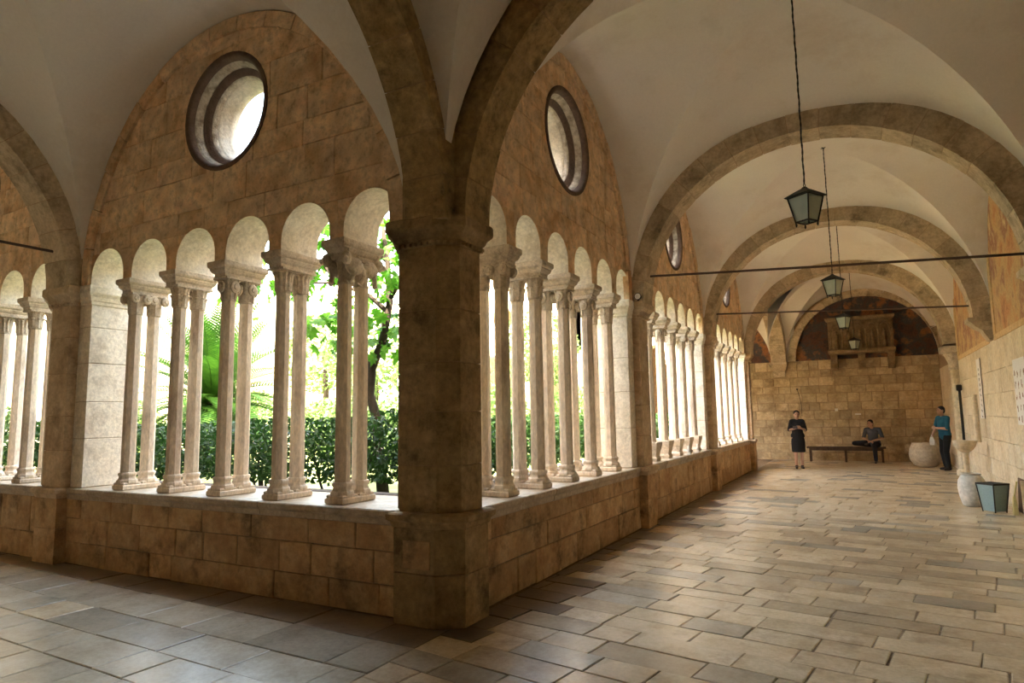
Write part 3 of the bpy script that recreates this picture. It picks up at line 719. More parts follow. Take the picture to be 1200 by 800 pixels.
# ------------------------------------------------------------------ far sides of the garden
FN = Fr((0, 15.4, 0), (-1, 0, 0), (0, 1, 0))
for i in range(3):
    a = .5+4.9*i
    cs = [a+.5+.78*k for k in range(6)]
    arcade(FN, a, a+4.45, cs, .30, 90+i, 'sunlit far arcade wall across the garden, bay %s from the right' % ORD[i], stones=False, m=M['sunwall'])
    pp = obj('parapet', FN.box(a-.1, a+4.6, 0, LED, -.72, 0), M['sunwall']); tag(pp, 'sunlit far parapet across the garden, bay %s from the right' % ORD[i], 'parapet', kind='structure')
    q = obj('far_pier', FN.box(a+4.45, a+4.95, 0, TOP, NB, 0), M['sunwall']); tag(q, 'sunlit far pier across the garden, %s from the right' % ORD[i], 'pier', kind='structure')
    columns(FN, cs, VAR, 'sunlit double column across the garden, %s of the far arcade bay ' + ORD[i] + ' from right', 'double columns across the garden')
ww = obj('wall_garden_west', box(-15.8, -15.2, .6, 15.4, 0, TOP), M['sunwall']); tag(ww, 'sunlit stone side of the cloister across the garden', 'wall', kind='structure')
nwk = obj('wall_far_walk_back', box(-16, -5.3, YB, YB+.3, 0, TOP), M['sunwall']); tag(nwk, 'back wall of the far walk', 'wall', kind='structure')
gg = obj('garden_ground', box(-15.2, -.72, .72, 14.7, .1, .55), M['soil']); tag(gg, 'grassy garden ground inside the cloister', 'ground', kind='structure')
kb = obj('planter_kerb', merge(box(-15, -1.3, 1.25, 1.45, .3, .80, .02), box(-1.5, -1.3, 1.45, 14, .3, .80, .02)), M['kerb']); tag(kb, 'dark low stone kerb edging the garden beds', 'kerb', kind='structure')

# ------------------------------------------------------------------ ironwork: rods, lanterns, spotlight
def thing(name, loc, label, cat, group=None, rz=0): return tag(empty(name, loc, rz), label, cat, group)
def rod(a, b, label):
    a, b = Vector(a), Vector(b); t = thing('tie_rod', a, label, 'rod', 'iron tie rods'); d = b-a
    obj('bar', tube([(0, 0, 0), d*.5+Vector((0, 0, -.006)), d], .017, 8), M['rod'], t)
    e = d.normalized()
    for p in (e*.04, d-e*.04): obj('anchor', xf(box(-.045, .045, -.045, .045, -.05, .05, .008), Matrix.Translation(p)), M['iron'], t)
rod((.06, 5.075, 3.68), (W+.0, 5.075, 3.40), 'dark iron tie rod across the walk at the second right pier')
rod((.06, 9.945, 3.74), (W+.0, 9.945, 3.47), 'thin iron tie rod across the walk at the third right pier')
rod((-5.645, -.06, 3.70), (-5.645, -W, 3.70), 'iron tie rod at the left pier near the left edge')
def lantern(loc, ztop, label, rz):
    """loc = centre of the lantern's bottom rim"""
    t = thing('hanging_lantern', loc, label, 'lantern', 'lanterns along the right-hand walk', rz); t.scale = (.70, .70, .80)
    a, b, h = .098, .165, .31
    for sx, sy in ((-1, -1), (1, -1), (1, 1), (-1, 1)):
        obj('corner_bar', tube([(sx*a, sy*a, -.03), (sx*b, sy*b, h)], .011, 6), M['iron'], t)
        obj('foot', lathe([(.003, -.062), (.012, -.045), (.014, -.03), (.008, -.018)], 6, (sx*a, sy*a)), M['iron'], t)
    for (p, q) in (((-1, -1), (1, -1)), ((1, -1), (1, 1)), ((1, 1), (-1, 1)), ((-1, 1), (-1, -1))):
        k = .97
        V = [Vector((p[0]*a*k, p[1]*a*k, 0)), Vector((q[0]*a*k, q[1]*a*k, 0)), Vector((q[0]*b*k, q[1]*b*k, h)), Vector((p[0]*b*k, p[1]*b*k, h))]
        c = Vector(((p[0]+q[0])/2, (p[1]+q[1])/2, 0)); V2 = [v-c*.006 for v in V]
        obj('glass_pane', (V+V2, [(0, 1, 2, 3), (7, 6, 5, 4), (0, 4, 5, 1), (1, 5, 6, 2), (2, 6, 7, 3), (3, 7, 4, 0)]), M['glass'], t)
    for z, r, nm in ((0, a, 'bottom_rim'), (h, b, 'top_rim')):
        obj(nm, merge(*[tube([(sx*r, sy*r, z), (ex*r, ey*r, z)], .011, 6) for (sx, sy), (ex, ey) in (((-1, -1), (1, -1)), ((1, -1), (1, 1)), ((1, 1), (-1, 1)), ((-1, 1), (-1, -1)))]), M['iron'], t)
    sqr = lambda r, z: [(-r, -r, z), (r, -r, z), (r, r, z), (-r, r, z)]
    obj('roof', loft([sqr(.19, h+.0), sqr(.20, h+.012), sqr(.10, h+.075), sqr(.03, h+.115), sqr(.022, h+.13)]), M['iron'], t)
    obj('ring', merge(tube([(.022*math.cos(x*PI/6), 0, h+.15+.022*math.sin(x*PI/6)) for x in range(13)], .006, 6)), M['iron'], t)
    n = 60; z0 = h+.17; z1 = (ztop-loc[2])/.80
    ch = obj('chain', tube([(.003*math.sin(i*.9)+.008*math.sin(PI*i/n), .003*math.cos(i*.9), z0+(z1-z0)*i/n) for i in range(n+1)], [.015 if i % 2 else .010 for i in range(n+1)], 6), M['iron'], t)
    obj('ceiling_hook', merge(tube([(0, 0, z1-.06), (0, 0, z1+.03)], .008, 6), *[tube([(0, 0, z1-.01), (.06*math.cos(x), .06*math.sin(x), z1-.005)], .008, 5) for x in (0, PI/2, PI, 1.5*PI)]), M['iron'], ch)
VC = 3.25+2.80
lantern((2.55, 2.50, 3.475), VC-.01, 'black glazed lantern hanging nearest the viewer', math.radians(58))
lantern((2.59, 7.45, 3.51), VC-.01, 'second black glazed lantern along the right-hand walk', math.radians(62))
lantern((2.60, 12.45, 3.52), VC-.01, 'third black glazed lantern along the right-hand walk', math.radians(62))
lantern((2.74, 17.7, 3.46), 3.25+2.55, 'farthest small lantern in front of the wall monument', math.radians(60))
t = thing('spotlight', (.10, 4.80, H), 'small round spotlight on the impost of the second right pier', 'lamp')
obj('housing', tube([(0, .06, .065), (0, -.02, .062), (0, -.03, .062)], [.035, .05, .052], 14), M['iron'], t)
obj('lens', tube([(0, -.028, .062), (0, -.034, .062)], [.045, .043], 14), M['board'], t); obj('bracket', box(-.012, .012, -.012, .012, 0, .03), M['iron'], t)

# ------------------------------------------------------------------ back wall monument
t = thing('wall_monument', (2.9, YB, 3.45), 'carved stone wall monument on three brackets below the far fresco', 'monument')
for x in (-.80, .0, .83):
    rows = []
    for z, d in ((-.50, .10), (-.42, .16), (-.30, .17), (-.22, .30), (-.06, .34), (0, .40)): rows.append([(x-.10, 0, z), (x-.10, -d, z), (x+.10, -d, z), (x+.10, 0, z)])
    V, F = loft(rows); obj('bracket', (V, F), M['mon'], t)
obj('shelf', profile_stack([(-.92, -.40), (.92, -.40), (.92, 0), (-.92, 0)], [(0, 0), (.03, .02), (.05, .06), (.05, .12), (.03, .16)]), M['mon'], t)
obj('back_panel', box(-.94, .94, -.12, 0, .16, 1.16, .01), M['mon'], t)
obj('cornice', profile_stack([(-.96, -.28), (.96, -.28), (.96, 0), (-.96, 0)], [(0, 1.10), (.03, 1.13), (.05, 1.18), (.05, 1.22)]), M['mon'], t)
for i in range(6):
    x = -.86+i*.344
    obj('colonnette', lathe([(.04, .16), (.04, .2), (.025, .22), (.025, .72), (.045, .76), (.045, .80)], 8, (x, -.22)), M['mon'], t)
for i in range(5):
    x = -.688+i*.344
    fr = Fr((2.9*0, 0, 0), (1, 0, 0), (0, -1, 0))
    V, F = arch_core(fr, x, .80, .12, .16, .05, .16, .26, 12); obj('niche_arch', (V, F), M['mon'], t)
    f = obj('relief_figure', merge(lathe([(.075, .16), (.07, .3), (.05, .5), (.065, .62), (.03, .68)], 10, (x, -.17)), ell((x, -.17, .73), (.035, .038, .048), 8, 6)), M['mon'], t, True, 40)

# ------------------------------------------------------------------ right wall: boards, font, pots, bin
def board(y0, y1, z0, z1, label, rows, cols, m, sx, sz, off=.0):
    t = thing('notice_board', (W, (y0+y1)/2, z0), label, 'notice board'); h = (y1-y0)/2; H_ = z1-z0
    obj('panel', box(-.018, -.004, -h, h, 0, H_, .003), M['board'], t)
    obj('edge_strip', box(-.020, -.010, -h-.004, -h, 0, H_), M['brown'], t)
    r = random.Random(int(y0*10))
    for i in range(rows):
        for j in range(cols):
            P = []; y = -h+(j+.5)*2*h/cols; z = (i+.45)*H_*.86/rows
            for k in range(4): a = r.uniform(-.7, .6)*sx; c = r.uniform(-.8, .5)*sz; P.append(box(-.0195, -.017, y+a, y+a+sx*r.uniform(.3, .7), z+c, z+c+sz*r.uniform(.4, .9)))
            tag(obj('printed_mark', merge(*P), m, t), kind='stuff')
board(11.48, 11.98, 1.42, 2.62, 'tall narrow white board with a column of dark marks on the right wall', 10, 1, M['print'], .09, .035)
board(7.35, 8.25, 1.36, 2.36, 'white board with rows of brown figures at the right edge', 5, 4, M['print_b'], .055, .065)
t = thing('stone_font', (4.62, 11.6, 0), 'slender stone water font with a shallow bowl by the right wall', 'font')
obj('foot', lathe([(.15, 0), (.15, .05), (.10, .09), (.06, .13)], 12), M['rwall'], t); obj('stem', lathe([(.05, .12), (.045, .4), (.055, .7), (.07, .76)], 12), M['rwall'], t, True, 40)
obj('bowl', lathe([(.07, .75), (.13, .80), (.19, .88), (.21, .96), (.215, .985), (.19, .985), (.17, .92), (.05, .87)], 20), M['rwall'], t, True, 40)
obj('back_post', lathe([(.05, .95), (.045, 1.2), (.05, 1.5), (.04, 1.9)], 10, (.24, .02)), M['rwall'], t, True, 40)
t = thing('drain_pipe', (4.93, 14.6, 0), 'dark vertical pipe with a hopper beside the far half pillar', 'pipe')
obj('pipe', tube([(0, 0, 0), (0, 0, 2.1)], .03, 10), M['iron'], t); obj('hopper', box(-.06, .05, -.06, .06, 2.05, 2.2, .02), M['iron'], t)
t = thing('white_pot', (4.40, 9.05, 0), 'white rounded ceramic pot standing next to the grey metal bin', 'pot')
obj('pot_body', lathe([(.12, 0), (.15, .02), (.19, .18), (.205, .32), (.19, .43), (.15, .50), (.13, .515), (.15, .53), (.155, .545), (.13, .545), (.12, .50)], 24), M['pot'], t, True, 50)
t = thing('metal_bin', (4.60, 8.42, 0), 'grey-green tapered metal bin standing against the right wall', 'bin', rz=math.radians(40)); t.scale = (.85, .85, .95)
sq = lambda r, z: [(-r, -r, z), (r, -r, z), (r, r, z), (-r, r, z)]
obj('bin_body', loft([sq(.125, .02), sq(.175, .46), sq(.165, .46), sq(.12, .05)]), M['bin'], t); obj('rim', loft([sq(.172, .445), sq(.185, .45), sq(.185, .475), sq(.168, .475)], False), M['iron'], t)
obj('liner', loft([sq(.15, .40), sq(.168, .47)]), M['black'], t)
for sx, sy in ((-1, -1), (1, -1), (1, 1), (-1, 1)): obj('corner_post', tube([(sx*.125, sy*.125, 0), (sx*.177, sy*.177, .47)], .011, 6), M['iron'], t)
t = thing('brown_panel', (4.955, 8.35, 0), 'dark brown board leaning on the wall behind the metal bin', 'board')
obj('panel_board', xf(box(-.012, .012, -.33, .33, 0, .52, .004), Matrix.Rotation(math.radians(3), 4, 'Y')), M['brown'], t); obj('pale_edge', box(-.06, .03, -.36, -.33, 0, .53, .005), M['rwall'], t)
t = thing('hand_broom', (4.83, 8.20, 0), 'straw-yellow hand broom propped behind the metal bin', 'broom')
obj('bristles', loft([[(-.03, -.07, 0), (.03, -.07, 0), (.03, .07, 0), (-.03, .07, 0)], [(-.02, -.05, .22), (.02, -.05, .22), (.02, .05, .22), (-.02, .05, .22)], [(-.015, -.02, .28), (.015, -.02, .28), (.015, .02, .28), (-.015, .02, .28)]]), M['yellow'], t)
obj('handle', tube([(0, 0, .27), (.05, 0, .5)], .012, 8), M['yellow'], t)
t = thing('stone_jar', (4.30, 17.7, 0), 'large round pale stone jar in the far corner', 'jar')
obj('jar_body', lathe([(.20, 0), (.30, .06), (.385, .22), (.40, .36), (.37, .52), (.31, .64), (.30, .68), (.27, .68), (.26, .62), (.3, .5)], 28), M['jar'], t, True, 50)
for i, (x, z, wd, h_, l) in enumerate(((2.05, 1.65, .09, .09, 'small square white paper pinned to the back wall'), (2.67, 1.50, .17, .05, 'narrow white paper strip on the back wall above the bench'))):
    t = obj('paper_notice', box(-wd/2, wd/2, -.012, 0, -h_/2, h_/2, .001), M['paper'], loc=(x, YB-.012, z)); tag(t, l, 'paper')
t = thing('wall_hook', (.9, YB-.01, 2.36), 'small black hook with a hanging cable on the back wall', 'hook')
obj('hook_plate', tube([(0, 0, 0), (0, -.04, 0)], .03, 8), M['iron'], t); obj('cable', tube([(0, -.03, 0), (.06, -.02, -.25), (.10, -.02, -.5), (.10, -.02, -.9)], .008, 5), M['iron'], t)

# bench
t = thing('bench', (2.25, 19.15, 0), 'long dark wooden bench along the back wall', 'bench')
obj('seat', box(-1.12, 1.12, -.19, .19, .43, .475, .006), M['wood'], t)
for x in (-1.02, 0, 1.02):
    for y in (-.14, .14): obj('leg', box(x-.03, x+.03, y-.03, y+.03, 0, .43), M['wood'], t)
obj('rail', box(-1.02, 1.02, -.16, -.13, .36, .43), M['wood'], t)

# ------------------------------------------------------------------ stone pieces on the ledge of the second right bay
PED = mesh('pedestal', *loft([[(x*sx, y*sy, z) for x, y in ((-1, -1), (1, -1), (1, 1), (-1, 1))] for sx, sy, z in ((.11, .21, LED), (.12, .22, LED+.05), (.10, .20, LED+.08), (.115, .215, LED+.16), (.155, .235, LED+.25), (.16, .24, LED+.30), (.155, .235, LED+.305))]), M['carve'])
for o in list(bpy.data.objects):
    if o.name.startswith('double_column') and o.get('group') == 'double columns of the second right bay':
        for c in list(o.children):
            if c.name.startswith('plinth'): c.data = PED; c.name = 'pedestal'
            elif c.name.startswith('base'): bpy.data.objects.remove(c)
for y, l in ((7.90, 'small pale stone finial on the ledge of the second right bay, nearer one'), (8.62, 'small pale stone finial on the ledge of the second right bay, farther one')):
    t = thing('stone_finial', (-.005, y, LED), l, 'finial', 'finials on the ledge')
    obj('finial_base', box(-.035, .035, -.035, .035, 0, .035, .005), M['pot'], t); obj('finial_body', lathe([(.02, .03), (.036, .06), (.038, .09), (.02, .115), (.026, .135), (.02, .155), (.004, .165)], 12), M['pot'], t, True, 60)

# ------------------------------------------------------------------ people
def cap(p0, r0, p1, r1, n=10):
    p0, p1 = Vector(p0), Vector(p1); d = (p1-p0); l = d.length; e = d/l; pts, rs = [], []
    for k in range(4): a = PI/2*k/3; pts.append(p0-e*r0*math.cos(a)); rs.append(max(r0*math.sin(a), 1e-4))
    for k in range(4): a = PI/2*k/3; pts.append(p1+e*r1*math.sin(a)); rs.append(max(r1*math.cos(a), 1e-4))
    return tube(pts, rs, n)
def fuse(name, parts, m, parent, vox=.011, it=4):
    me = mesh(name, *merge(*parts), None); o = bpy.data.objects.new(name, me); COL.objects.link(o)
    md = o.modifiers.new('r', 'REMESH'); md.mode = 'VOXEL'; md.voxel_size = vox; md.use_smooth_shade = True
    sm = o.modifiers.new('s', 'SMOOTH'); sm.iterations = it; sm.factor = .5
    dg = bpy.context.evaluated_depsgraph_get(); n = bpy.data.meshes.new_from_object(o.evaluated_get(dg)); bpy.data.objects.remove(o)
    n.name = name; n.materials.clear(); n.materials.append(m); n.polygons.foreach_set('use_smooth', [True]*len(n.polygons))
    return link(name, n, parent)
def hand(wr, d, up, s=1, curl=.6):
    """palm + five curled fingers from wrist along d; up = palm normal"""
    wr, d, up = Vector(wr), Vector(d).normalized(), Vector(up).normalized(); sd_ = d.cross(up).normalized()*s; up = sd_.cross(d).normalized()*s; P = []
    for k in (-.024, 0, .024): P.append(cap(wr+sd_*k*.5, .017, wr+d*.085+sd_*k, .014, 8))
    for k, l in ((-.03, .06), (-.010, .072), (.010, .076), (.030, .066)):
        a = wr+d*.09+sd_*k; b = a+d*l*.5-up*l*.5*curl; c = b+d*l*.35-up*l*.5*curl; P += [cap(a, .0095, b, .009, 8), cap(b, .009, c, .008, 8)]
    a = wr+d*.03+sd_*.028; b = a+d*.03+sd_*.028-up*.01; P += [cap(a, .012, b, .0105, 8), cap(b, .0105, b+d*.032-up*.012, .0085, 8)]
    return P
def head_parts(c, f):
    """c = head centre, f = facing"""
    c, f = Vector(c), Vector(f).normalized(); s = f.cross(Vector((0, 0, 1))).normalized(); R = Matrix((( s.x, f.x, 0), (s.y, f.y, 0), (s.z, f.z, 1)))
    E_ = lambda o, r: ([c+R @ (v) for v in ell(o, r, 14, 10)[0]], ell(o, r, 14, 10)[1])
    P = [E_((0, 0, .01), (.074, .09, .105)), E_((0, .025, -.06), (.055, .062, .055)), E_((0, .098, -.012), (.012, .02, .02)), E_((0, .09, .012), (.009, .012, .03)), E_((0, .083, -.055), (.024, .012, .009))]
    P += [E_((k*.076, -.005, -.005), (.012, .022, .03)) for k in (-1, 1)] + [E_((k*.03, .08, .028), (.02, .012, .007)) for k in (-1, 1)]
    hair = [E_((0, -.018, .045), (.084, .092, .086)), E_((0, -.045, 0), (.08, .062, .085))]
    eyes = [E_((k*.03, .084, .008), (.011, .008, .007)) for k in (-1, 1)]
    return P, hair, eyes
def person(loc, rz, label, J, top, bottom, sleeve=1.0, skirt=None, face=(0, -1, 0), bare=False):
    t = thing('person', loc, label, 'person', rz=rz); g = lambda k: Vector(J[k])
    hp, hair, eyes = head_parts(g('head'), face); nk = g('head')-Vector(face)*.02
    limbs = []
    for s in 'LR':
        limbs += [cap(g('sh'+s), .05, g('el'+s), .04), cap(g('el'+s), .039, g('wr'+s), .027), cap(g('hip'+s), .085, g('kn'+s), .058), cap(g('kn'+s), .056, g('an'+s), .037)]
    hips = (g('hipL')+g('hipR'))/2; chest = (g('shL')+g('shR'))/2
    torso = [cap(g('hipL'), .095, g('hipR'), .095), cap(hips+Vector((0, 0, .04)), .125, chest-Vector((0, 0, .13)), .13), cap(g('shL')+(chest-g('shL'))*.12, .055, g('shR')+(chest-g('shR'))*.12, .055), cap(chest-Vector((.06, 0, .09)), .10, chest-Vector((-.06, 0, .09)), .10), cap(chest, .052, nk-Vector((0, 0, .06)), .048)]
    hands = hand(g('wrL'), J['hdL'], J['huL'], 1)+hand(g('wrR'), J['hdR'], J['huR'], -1)
    fuse('body', limbs+torso+hp+hands, M['skin'], t, .009, 3)
    fuse('hair', hair+([ell(g('head')+Vector((0, .10, .04)), (.04, .035, .04))] if skirt else []), M['hair'], t, .012)
    for e in eyes: obj('eye', e, M['black'], t, True)
    def grow(c, d): return c
    cl = [cap(g('hipL')+Vector((0, 0, .05)), .105, g('hipR')+Vector((0, 0, .05)), .105), cap(hips+Vector((0, 0, .02)), .142, chest-Vector((0, 0, .13)), .145), cap(g('shL')+(chest-g('shL'))*.1, .066, g('shR')+(chest-g('shR'))*.1, .066), cap(chest-Vector((.06, 0, .09)), .115, chest-Vector((-.06, 0, .09)), .115)]
    for s in 'LR':
        e = g('sh'+s)+(g('el'+s)-g('sh'+s))*min(1, sleeve); cl.append(cap(g('sh'+s), .062, e, .054))
        if sleeve > 1: cl.append(cap(g('el'+s), .052, g('el'+s)+(g('wr'+s)-g('el'+s))*.9, .04))
    if skirt:
        rows = [[(rx*math.cos(2*PI*i/24), ry*math.sin(2*PI*i/24), z) for i in range(24)] for rx, ry, z in skirt]; cl.append(loft(rows))
    fuse('dress' if skirt else 'shirt', cl, top, t, .012, 4)
    if not bare:
        tr = [cap(g('hipL'), .105, g('hipR'), .105)]
        for s in 'LR': tr += [cap(g('hip'+s), .10, g('kn'+s), .075), cap(g('kn'+s), .074, g('an'+s)+Vector((0, 0, .02)), .058)]
        fuse('trousers', tr, bottom, t, .012, 4)
    for s in 'LR':
        a = g('an'+s); f = Vector(J['ft'+s]).normalized()
        fuse('shoe', [cap(a+Vector((0, 0, -.045))-f*.03, .042, a+Vector((0, 0, -.055))+f*.13, .034), cap(a+Vector((0, 0, .0)), .042, a+Vector((0, 0, -.05)), .042)], M['shoe'], t, .012)
    return t
D = (0, -1, 0)
J = dict(head=(0, -.01, 1.525), shL=(.145, 0, 1.34), shR=(-.145, 0, 1.34), elL=(.215, .03, 1.09), elR=(-.215, .03, 1.09), wrL=(.085, -.19, 1.14), wrR=(-.085, -.19, 1.14),
         hipL=(.085, 0, .88), hipR=(-.085, 0, .88), knL=(.08, -.01, .48), knR=(-.08, -.01, .48), anL=(.075, .01, .09), anR=(-.075, .01, .09),
         hdL=(-.8, -.3, .25), hdR=(.8, -.3, .25), huL=(0, -1, .2), huR=(0, -1, .2), ftL=(.1, -1, 0), ftR=(-.1, -1, 0))
person((1.15, 16.0, 0), math.radians(12), 'woman in a knee-length black dress standing with hands joined at the chest', J, M['black'], None, .95, [(.145, .115, 1.08), (.165, .13, .92), (.185, .145, .75), (.18, .14, .52), (.175, .135, .47)], bare=True)
pw = thing('paper_leaflet', (1.12, 15.735, 1.17), 'small leaflet held in the hands of the woman in black', 'leaflet')
obj('leaflet_sheet', xf(box(-.06, .06, -.004, .004, -.045, .045, .001), Matrix.Rotation(.5, 4, 'X')), M['print'], pw)
J = dict(head=(-.05, -.12, 1.20), shL=(.185, -.04, 1.02), shR=(-.185, -.06, 1.02), elL=(.27, -.14, .76), elR=(-.25, -.20, .76), wrL=(.02, -.36, .68), wrR=(-.10, -.38, .67),
         hipL=(.10, 0, .56), hipR=(-.10, 0, .56), knL=(.06, -.44, .55), knR=(-.50, -.30, .60), anL=(.08, -.52, .09), anR=(-.16, -.50, .63),
         hdL=(-.9, -.3, -.2), hdR=(.9, -.3, -.2), huL=(0, -.3, 1), huR=(0, -.3, 1), ftL=(0, -1, 0), ftR=(.5, -.8, .1))
person((3.05, 19.13, .0), math.radians(-6), 'man in a grey checked shirt sitting on the bench with one leg crossed', J, M['check'], M['navy'], .9, face=(-.35, -.9, -.1))
J = dict(head=(.0, -.03, 1.575), shL=(.19, .01, 1.38), shR=(-.19, .0, 1.38), elL=(.25, -.06, 1.10), elR=(-.26, -.05, 1.10), wrL=(.02, -.22, 1.12), wrR=(-.22, -.18, .90),
         hipL=(.09, .03, .90), hipR=(-.09, .03, .90), knL=(.09, -.03, .50), knR=(-.10, .0, .49), anL=(.10, .0, .09), anR=(-.11, .06, .09),
         hdL=(-.9, -.2, .1), hdR=(.2, -.4, -1), huL=(0, -1, .3), huR=(0, -1, 0), ftL=(.2, -1, 0), ftR=(-.2, -1, 0))
person((4.70, 16.6, 0), math.radians(-62), 'person in a teal shirt and black trousers leaning in the far right corner', J, M['teal'], M['black'], .95)
t = thing('paper_bag', (4.42, 16.60, .66), 'small pale bag hanging from the hand of the person in teal', 'bag')
obj('bag_body', loft([[(-.05, -.03, 0), (.05, -.03, 0), (.05, .03, 0), (-.05, .03, 0)], [(-.06, -.035, .12), (.06, -.035, .12), (.06, .035, .12), (-.06, .035, .12)], [(-.03, -.01, .22), (.03, -.01, .22), (.03, .01, .22), (-.03, .01, .22)]]), M['paper'], t)
obj('bag_handle', tube([(-.02, 0, .21), (0, 0, .27), (.02, 0, .21)], .006, 6), M['paper'], t)

# ------------------------------------------------------------------ garden
GZ = .55
def leafcloud(n, shape, size, r, shell=.55):
    V, F = [], []
    for _ in range(n):
        while True:
            p = Vector((r.uniform(-1, 1), r.uniform(-1, 1), r.uniform(-1, 1)))
            q = max(abs(p.x), abs(p.y), abs(p.z)) if shape == 'box' else p.length
            if q <= 1 and q > shell*r.random(): break
        a = Vector((r.gauss(0, 1), r.gauss(0, 1), r.gauss(0, 1)+.4)).normalized(); b = a.cross(Vector((r.gauss(0, 1), r.gauss(0, 1), r.gauss(0, 1)))).normalized(); c = a.cross(b); s = size*r.uniform(.7, 1.3)
        yield p, b*s, c*s*.55, a
def cloud_mesh(name, n, ext, cz, size, m, r, shape='box', shell=.55):
    V, F = [], []; ex = Vector(ext)
    for p, b, c, a in leafcloud(n, shape, size, r, shell):
        o = Vector((p.x*ex.x, p.y*ex.y, p.z*ex.z+cz)); k = len(V)
        V += [o-b, o+c+a*size*.1, o+b, o-c+a*size*.1]; F.append((k, k+1, k+2, k+3))
    return mesh(name, V, F, m)
r = random.Random(5)
HF = [cloud_mesh('foliage', 1900, (.62, .48, .42), 1.20, .045, M['leafh'], r) for _ in range(3)]
def stems_vf(r, n, top, spread):
    P = []
    for _ in range(n):
        x, y = r.uniform(-spread, spread), r.uniform(-spread, spread)*.5; P.append(tube([(x*.5, y*.5, GZ-.02), (x*.8, y*.8, GZ+(top-GZ)*.5), (x+r.uniform(-.1, .1), y, top)], [.02, .016, .008], 5))
    return merge(*P)
HS = [mesh('stems', *stems_vf(r, 7, 1.2, .45), M['bark']) for _ in range(3)]
hs = [(-1.95-1.4*i, 2.25+r.uniform(-.1, .1), 0) for i in range(7)]
for i, (x, y, z) in enumerate(hs):
    t = tag(empty('box_hedge', (x, y, 0), r.uniform(-.1, .1)), 'clipped dark green hedge bush behind the left arcade, %s from the corner' % (ORD+['sixth', 'seventh'])[i], 'hedge', 'hedge behind the left arcade')
    t.scale = (1, 1, r.uniform(.94, 1.06)); link('foliage', HF[i % 3], t); link('stems', HS[i % 3], t)
for i in range(8):
    t = tag(empty('box_hedge', (-2.2+r.uniform(-.1, .1), 3.6+1.4*i, 0), PI/2+r.uniform(-.1, .1)), 'clipped green hedge bush behind the right arcade, %s from the corner' % (ORD+['sixth', 'seventh', 'eighth'])[i], 'hedge', 'hedge behind the right arcade')
    link('foliage', HF[i % 3], t); link('stems', HS[i % 3], t)
BF = [cloud_mesh('foliage', 2600, (.95, .95, .85), 1.35, .06, M['leafb'], r, 'ell', .6) for _ in range(2)]
for i, (x, y, s, zs) in enumerate(((-4.3, 5.4, .8, .9), (-6.2, 5.8, .85, .95), (-7.0, 8.4, 1.1, 1.0), (-4.6, 8.4, 1.1, 1.1), (-9.9, 9.0, 1.1, 1.0), (-13.3, 5.4, 1.0, 1.0), (-7.6, 11.4, 1.2, 1.1), (-12.8, 8.4, 1.2, 1.2), (-12.6, 2.4, .8, .9), (-3.9, 11.6, 1.1, 1.1))):
    t = tag(empty('garden_bush', (x, y, 0), i*1.3), 'pale green sunlit bush in the garden, number %s from the arcade corner' % (ORD+['sixth', 'seventh', 'eighth', 'ninth', 'tenth'])[i], 'bush', 'bushes in the middle of the garden')
    t.scale = (s, s, zs); link('foliage', BF[i % 2], t); link('stems', HS[i % 3], t)
# cycad palm
def frond_mesh(L, droop, r, n=38):
    V, F = [], []; pts = []
    for k in range(n+1):
        t = k/n; pts.append(Vector((L*(t-.12*droop*t*t), 0, L*(.10*t-droop*.62*t*t))))
    sv, sf = tube(pts[::4]+[pts[-1]], [.014*(1-.8*i/10) for i in range(len(pts[::4])+1)], 5); V += sv; F += sf
    for k in range(3, n):
        t = k/n; l = .24*math.sin(PI*min(1, t*.92+.1))**.6*L/1.5; p = pts[k]; d = (pts[k+1]-pts[k]).normalized()
        for s in (-1, 1):
            tip = p+Vector((0, s*l*.86, 0))+d*l*.5+Vector((0, 0, l*.16)); q = len(V); wv = d*.017
            mid = (p+tip)/2+Vector((0, 0, .012)); V += [p-wv, mid-wv*1.1, tip, mid+wv*1.1, p+wv]; F.append((q, q+1, q+2, q+3, q+4))
    return mesh('frond', V, F, M['palm'])
FM = [frond_mesh(2.25, d, r) for d in (.35, .65, .95, 1.25)]
px, py, pz = -9.6, 5.0, 2.15
t = thing('cycad_palm', (px, py, GZ), 'large cycad palm with arching fronds behind the left arcade', 'palm')
obj('trunk', lathe([(.30, 0), (.27, .3), (.25, .8), (.28, 1.2), (.24, 1.5), (.1, 1.62)], 14), M['bark'], t)
for i in range(96):
    q = i/96; el = math.radians(82-q*100+r.uniform(-6, 6)); az = i*2.39996
    o = link('frond', FM[min(3, int(q*4))], t, (0, 0, pz-GZ-.05-.25*q)); s = r.uniform(.85, 1.12)
    o.rotation_euler = (r.uniform(-.25, .25), -el, az); o.scale = (s, s, s)
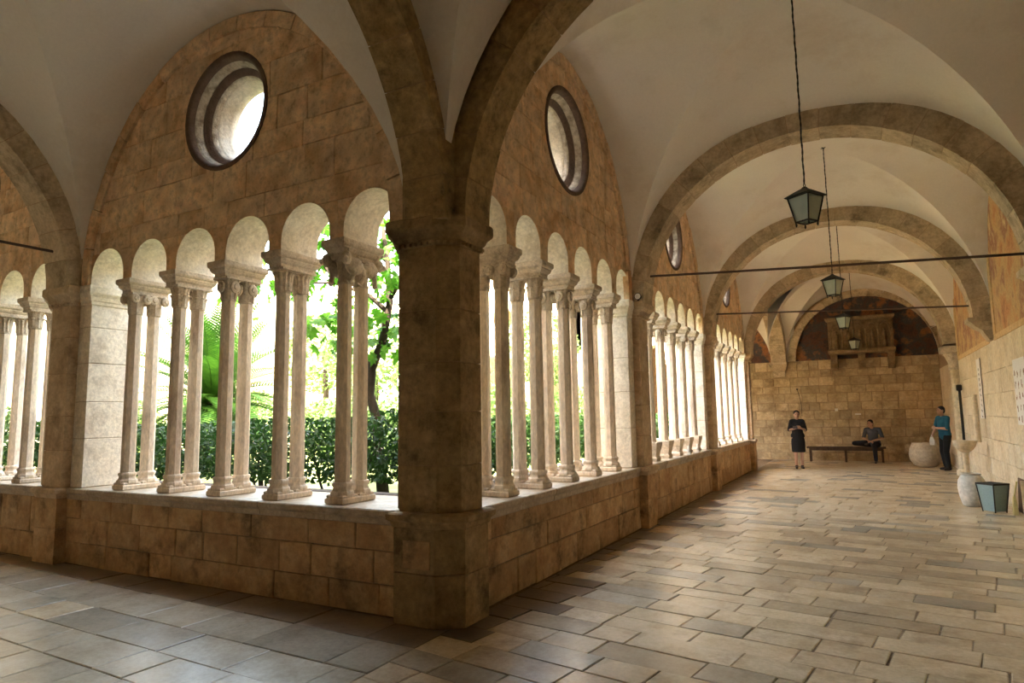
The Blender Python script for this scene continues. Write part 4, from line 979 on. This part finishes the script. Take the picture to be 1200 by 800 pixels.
# broad-leaved tree
t = thing('fig_tree', (-3.25, 3.05, GZ), 'dark-stemmed tree with broad bright green leaves beside the corner pier', 'tree')
base = Vector((-3.25, 3.05, GZ)); tp = [(-3.15, 3.0, .5), (-3.25, 3.0, 1.2), (-3.28, 3.0, 1.62), (-3.42, 3.0, 1.95), (-3.38, 3.0, 2.35), (-3.18, 3.0, 2.75), (-3.10, 3.05, 3.3), (-3.18, 3.1, 3.9), (-3.3, 3.1, 4.6)]
obj('trunk', tube([Vector(p)-base for p in tp], [.09, .08, .075, .07, .065, .06, .05, .04, .025], 9), M['bark'], t, True)
br = [[(-3.12, 3.05, 3.15), (-3.5, 3.05, 3.45), (-4.1, 3.0, 3.7), (-4.7, 2.95, 3.75)], [(-3.1, 3.05, 3.35), (-2.8, 3.1, 3.8), (-2.5, 3.2, 4.3)], [(-3.2, 3.1, 3.95), (-3.8, 3.2, 4.4), (-4.6, 3.2, 4.6)], [(-3.38, 3, 2.3), (-3.55, 2.95, 2.6), (-3.6, 2.9, 2.72)], [(-4.1, 3.0, 3.7), (-4.5, 3.1, 4.1), (-5.2, 3.2, 4.3), (-6.1, 3.2, 4.4)]]
for b in br: obj('branch', tube([Vector(p)-base for p in b], [.04-.008*i for i in range(len(b))], 7), M['bark'], t, True)
def leaf_shape():
    prof = [(0, 0), (.10, .10), (.34, .06), (.24, .26), (.50, .34), (.30, .48), (.34, .72), (.16, .66), (0, 1.0)]
    P = prof+[(-x, y) for x, y in prof[-2:0:-1]]
    V = [Vector((x, y, -.18*x*x*4+.10*math.sin(y*3))) for x, y in P]; k = len(V); V.append(Vector((0, .4, .06)))
    return V, [(i, (i+1) % k, k) for i in range(k)]
LM = mesh('leaf', *leaf_shape(), M['leaft'])
anch = [Vector(p) for b in br for p in b[1:]]+[Vector(p) for p in tp[6:]]
for i in range(290):
    a = r.choice(anch); p = a+Vector((r.gauss(0, .36), r.gauss(0, .32), r.gauss(-.05, .30)))
    if p.z < 2.55: p.z = 2.55+r.random()*.5
    o = link('leaf', LM, t, p-base); s = r.uniform(.19, .32); o.scale = (s, s, s)
    o.rotation_euler = (math.radians(-55+r.gauss(0, 30)), r.gauss(0, .35), r.uniform(0, 2*PI))
BT = [cloud_mesh('crown', 1500, (1.6, 1.5, 1.4), 0, .10, M['leafb'], r, 'ell', .75)]
for i, (x, y, z, s) in enumerate(((-10.2, 11.0, 3.6, 1.0), (-5.7, 13.3, 3.6, .85), (-13.4, 12.2, 3.9, 1.0))):
    t = thing('garden_tree', (x, y, GZ), 'bright hazy green tree far across the garden, %s from the corner' % ('second', 'first', 'third')[i], 'tree', 'trees across the garden')
    o = link('crown', BT[0], t, (0, 0, z-GZ)); o.scale = (s, s, s); o.rotation_euler = (0, 0, i*2.)
    obj('trunk', tube([(0, 0, 0), (.1, .05, (z-GZ)*.6), (0, 0, z-GZ)], [.11, .09, .06], 8), M['bark'], t)
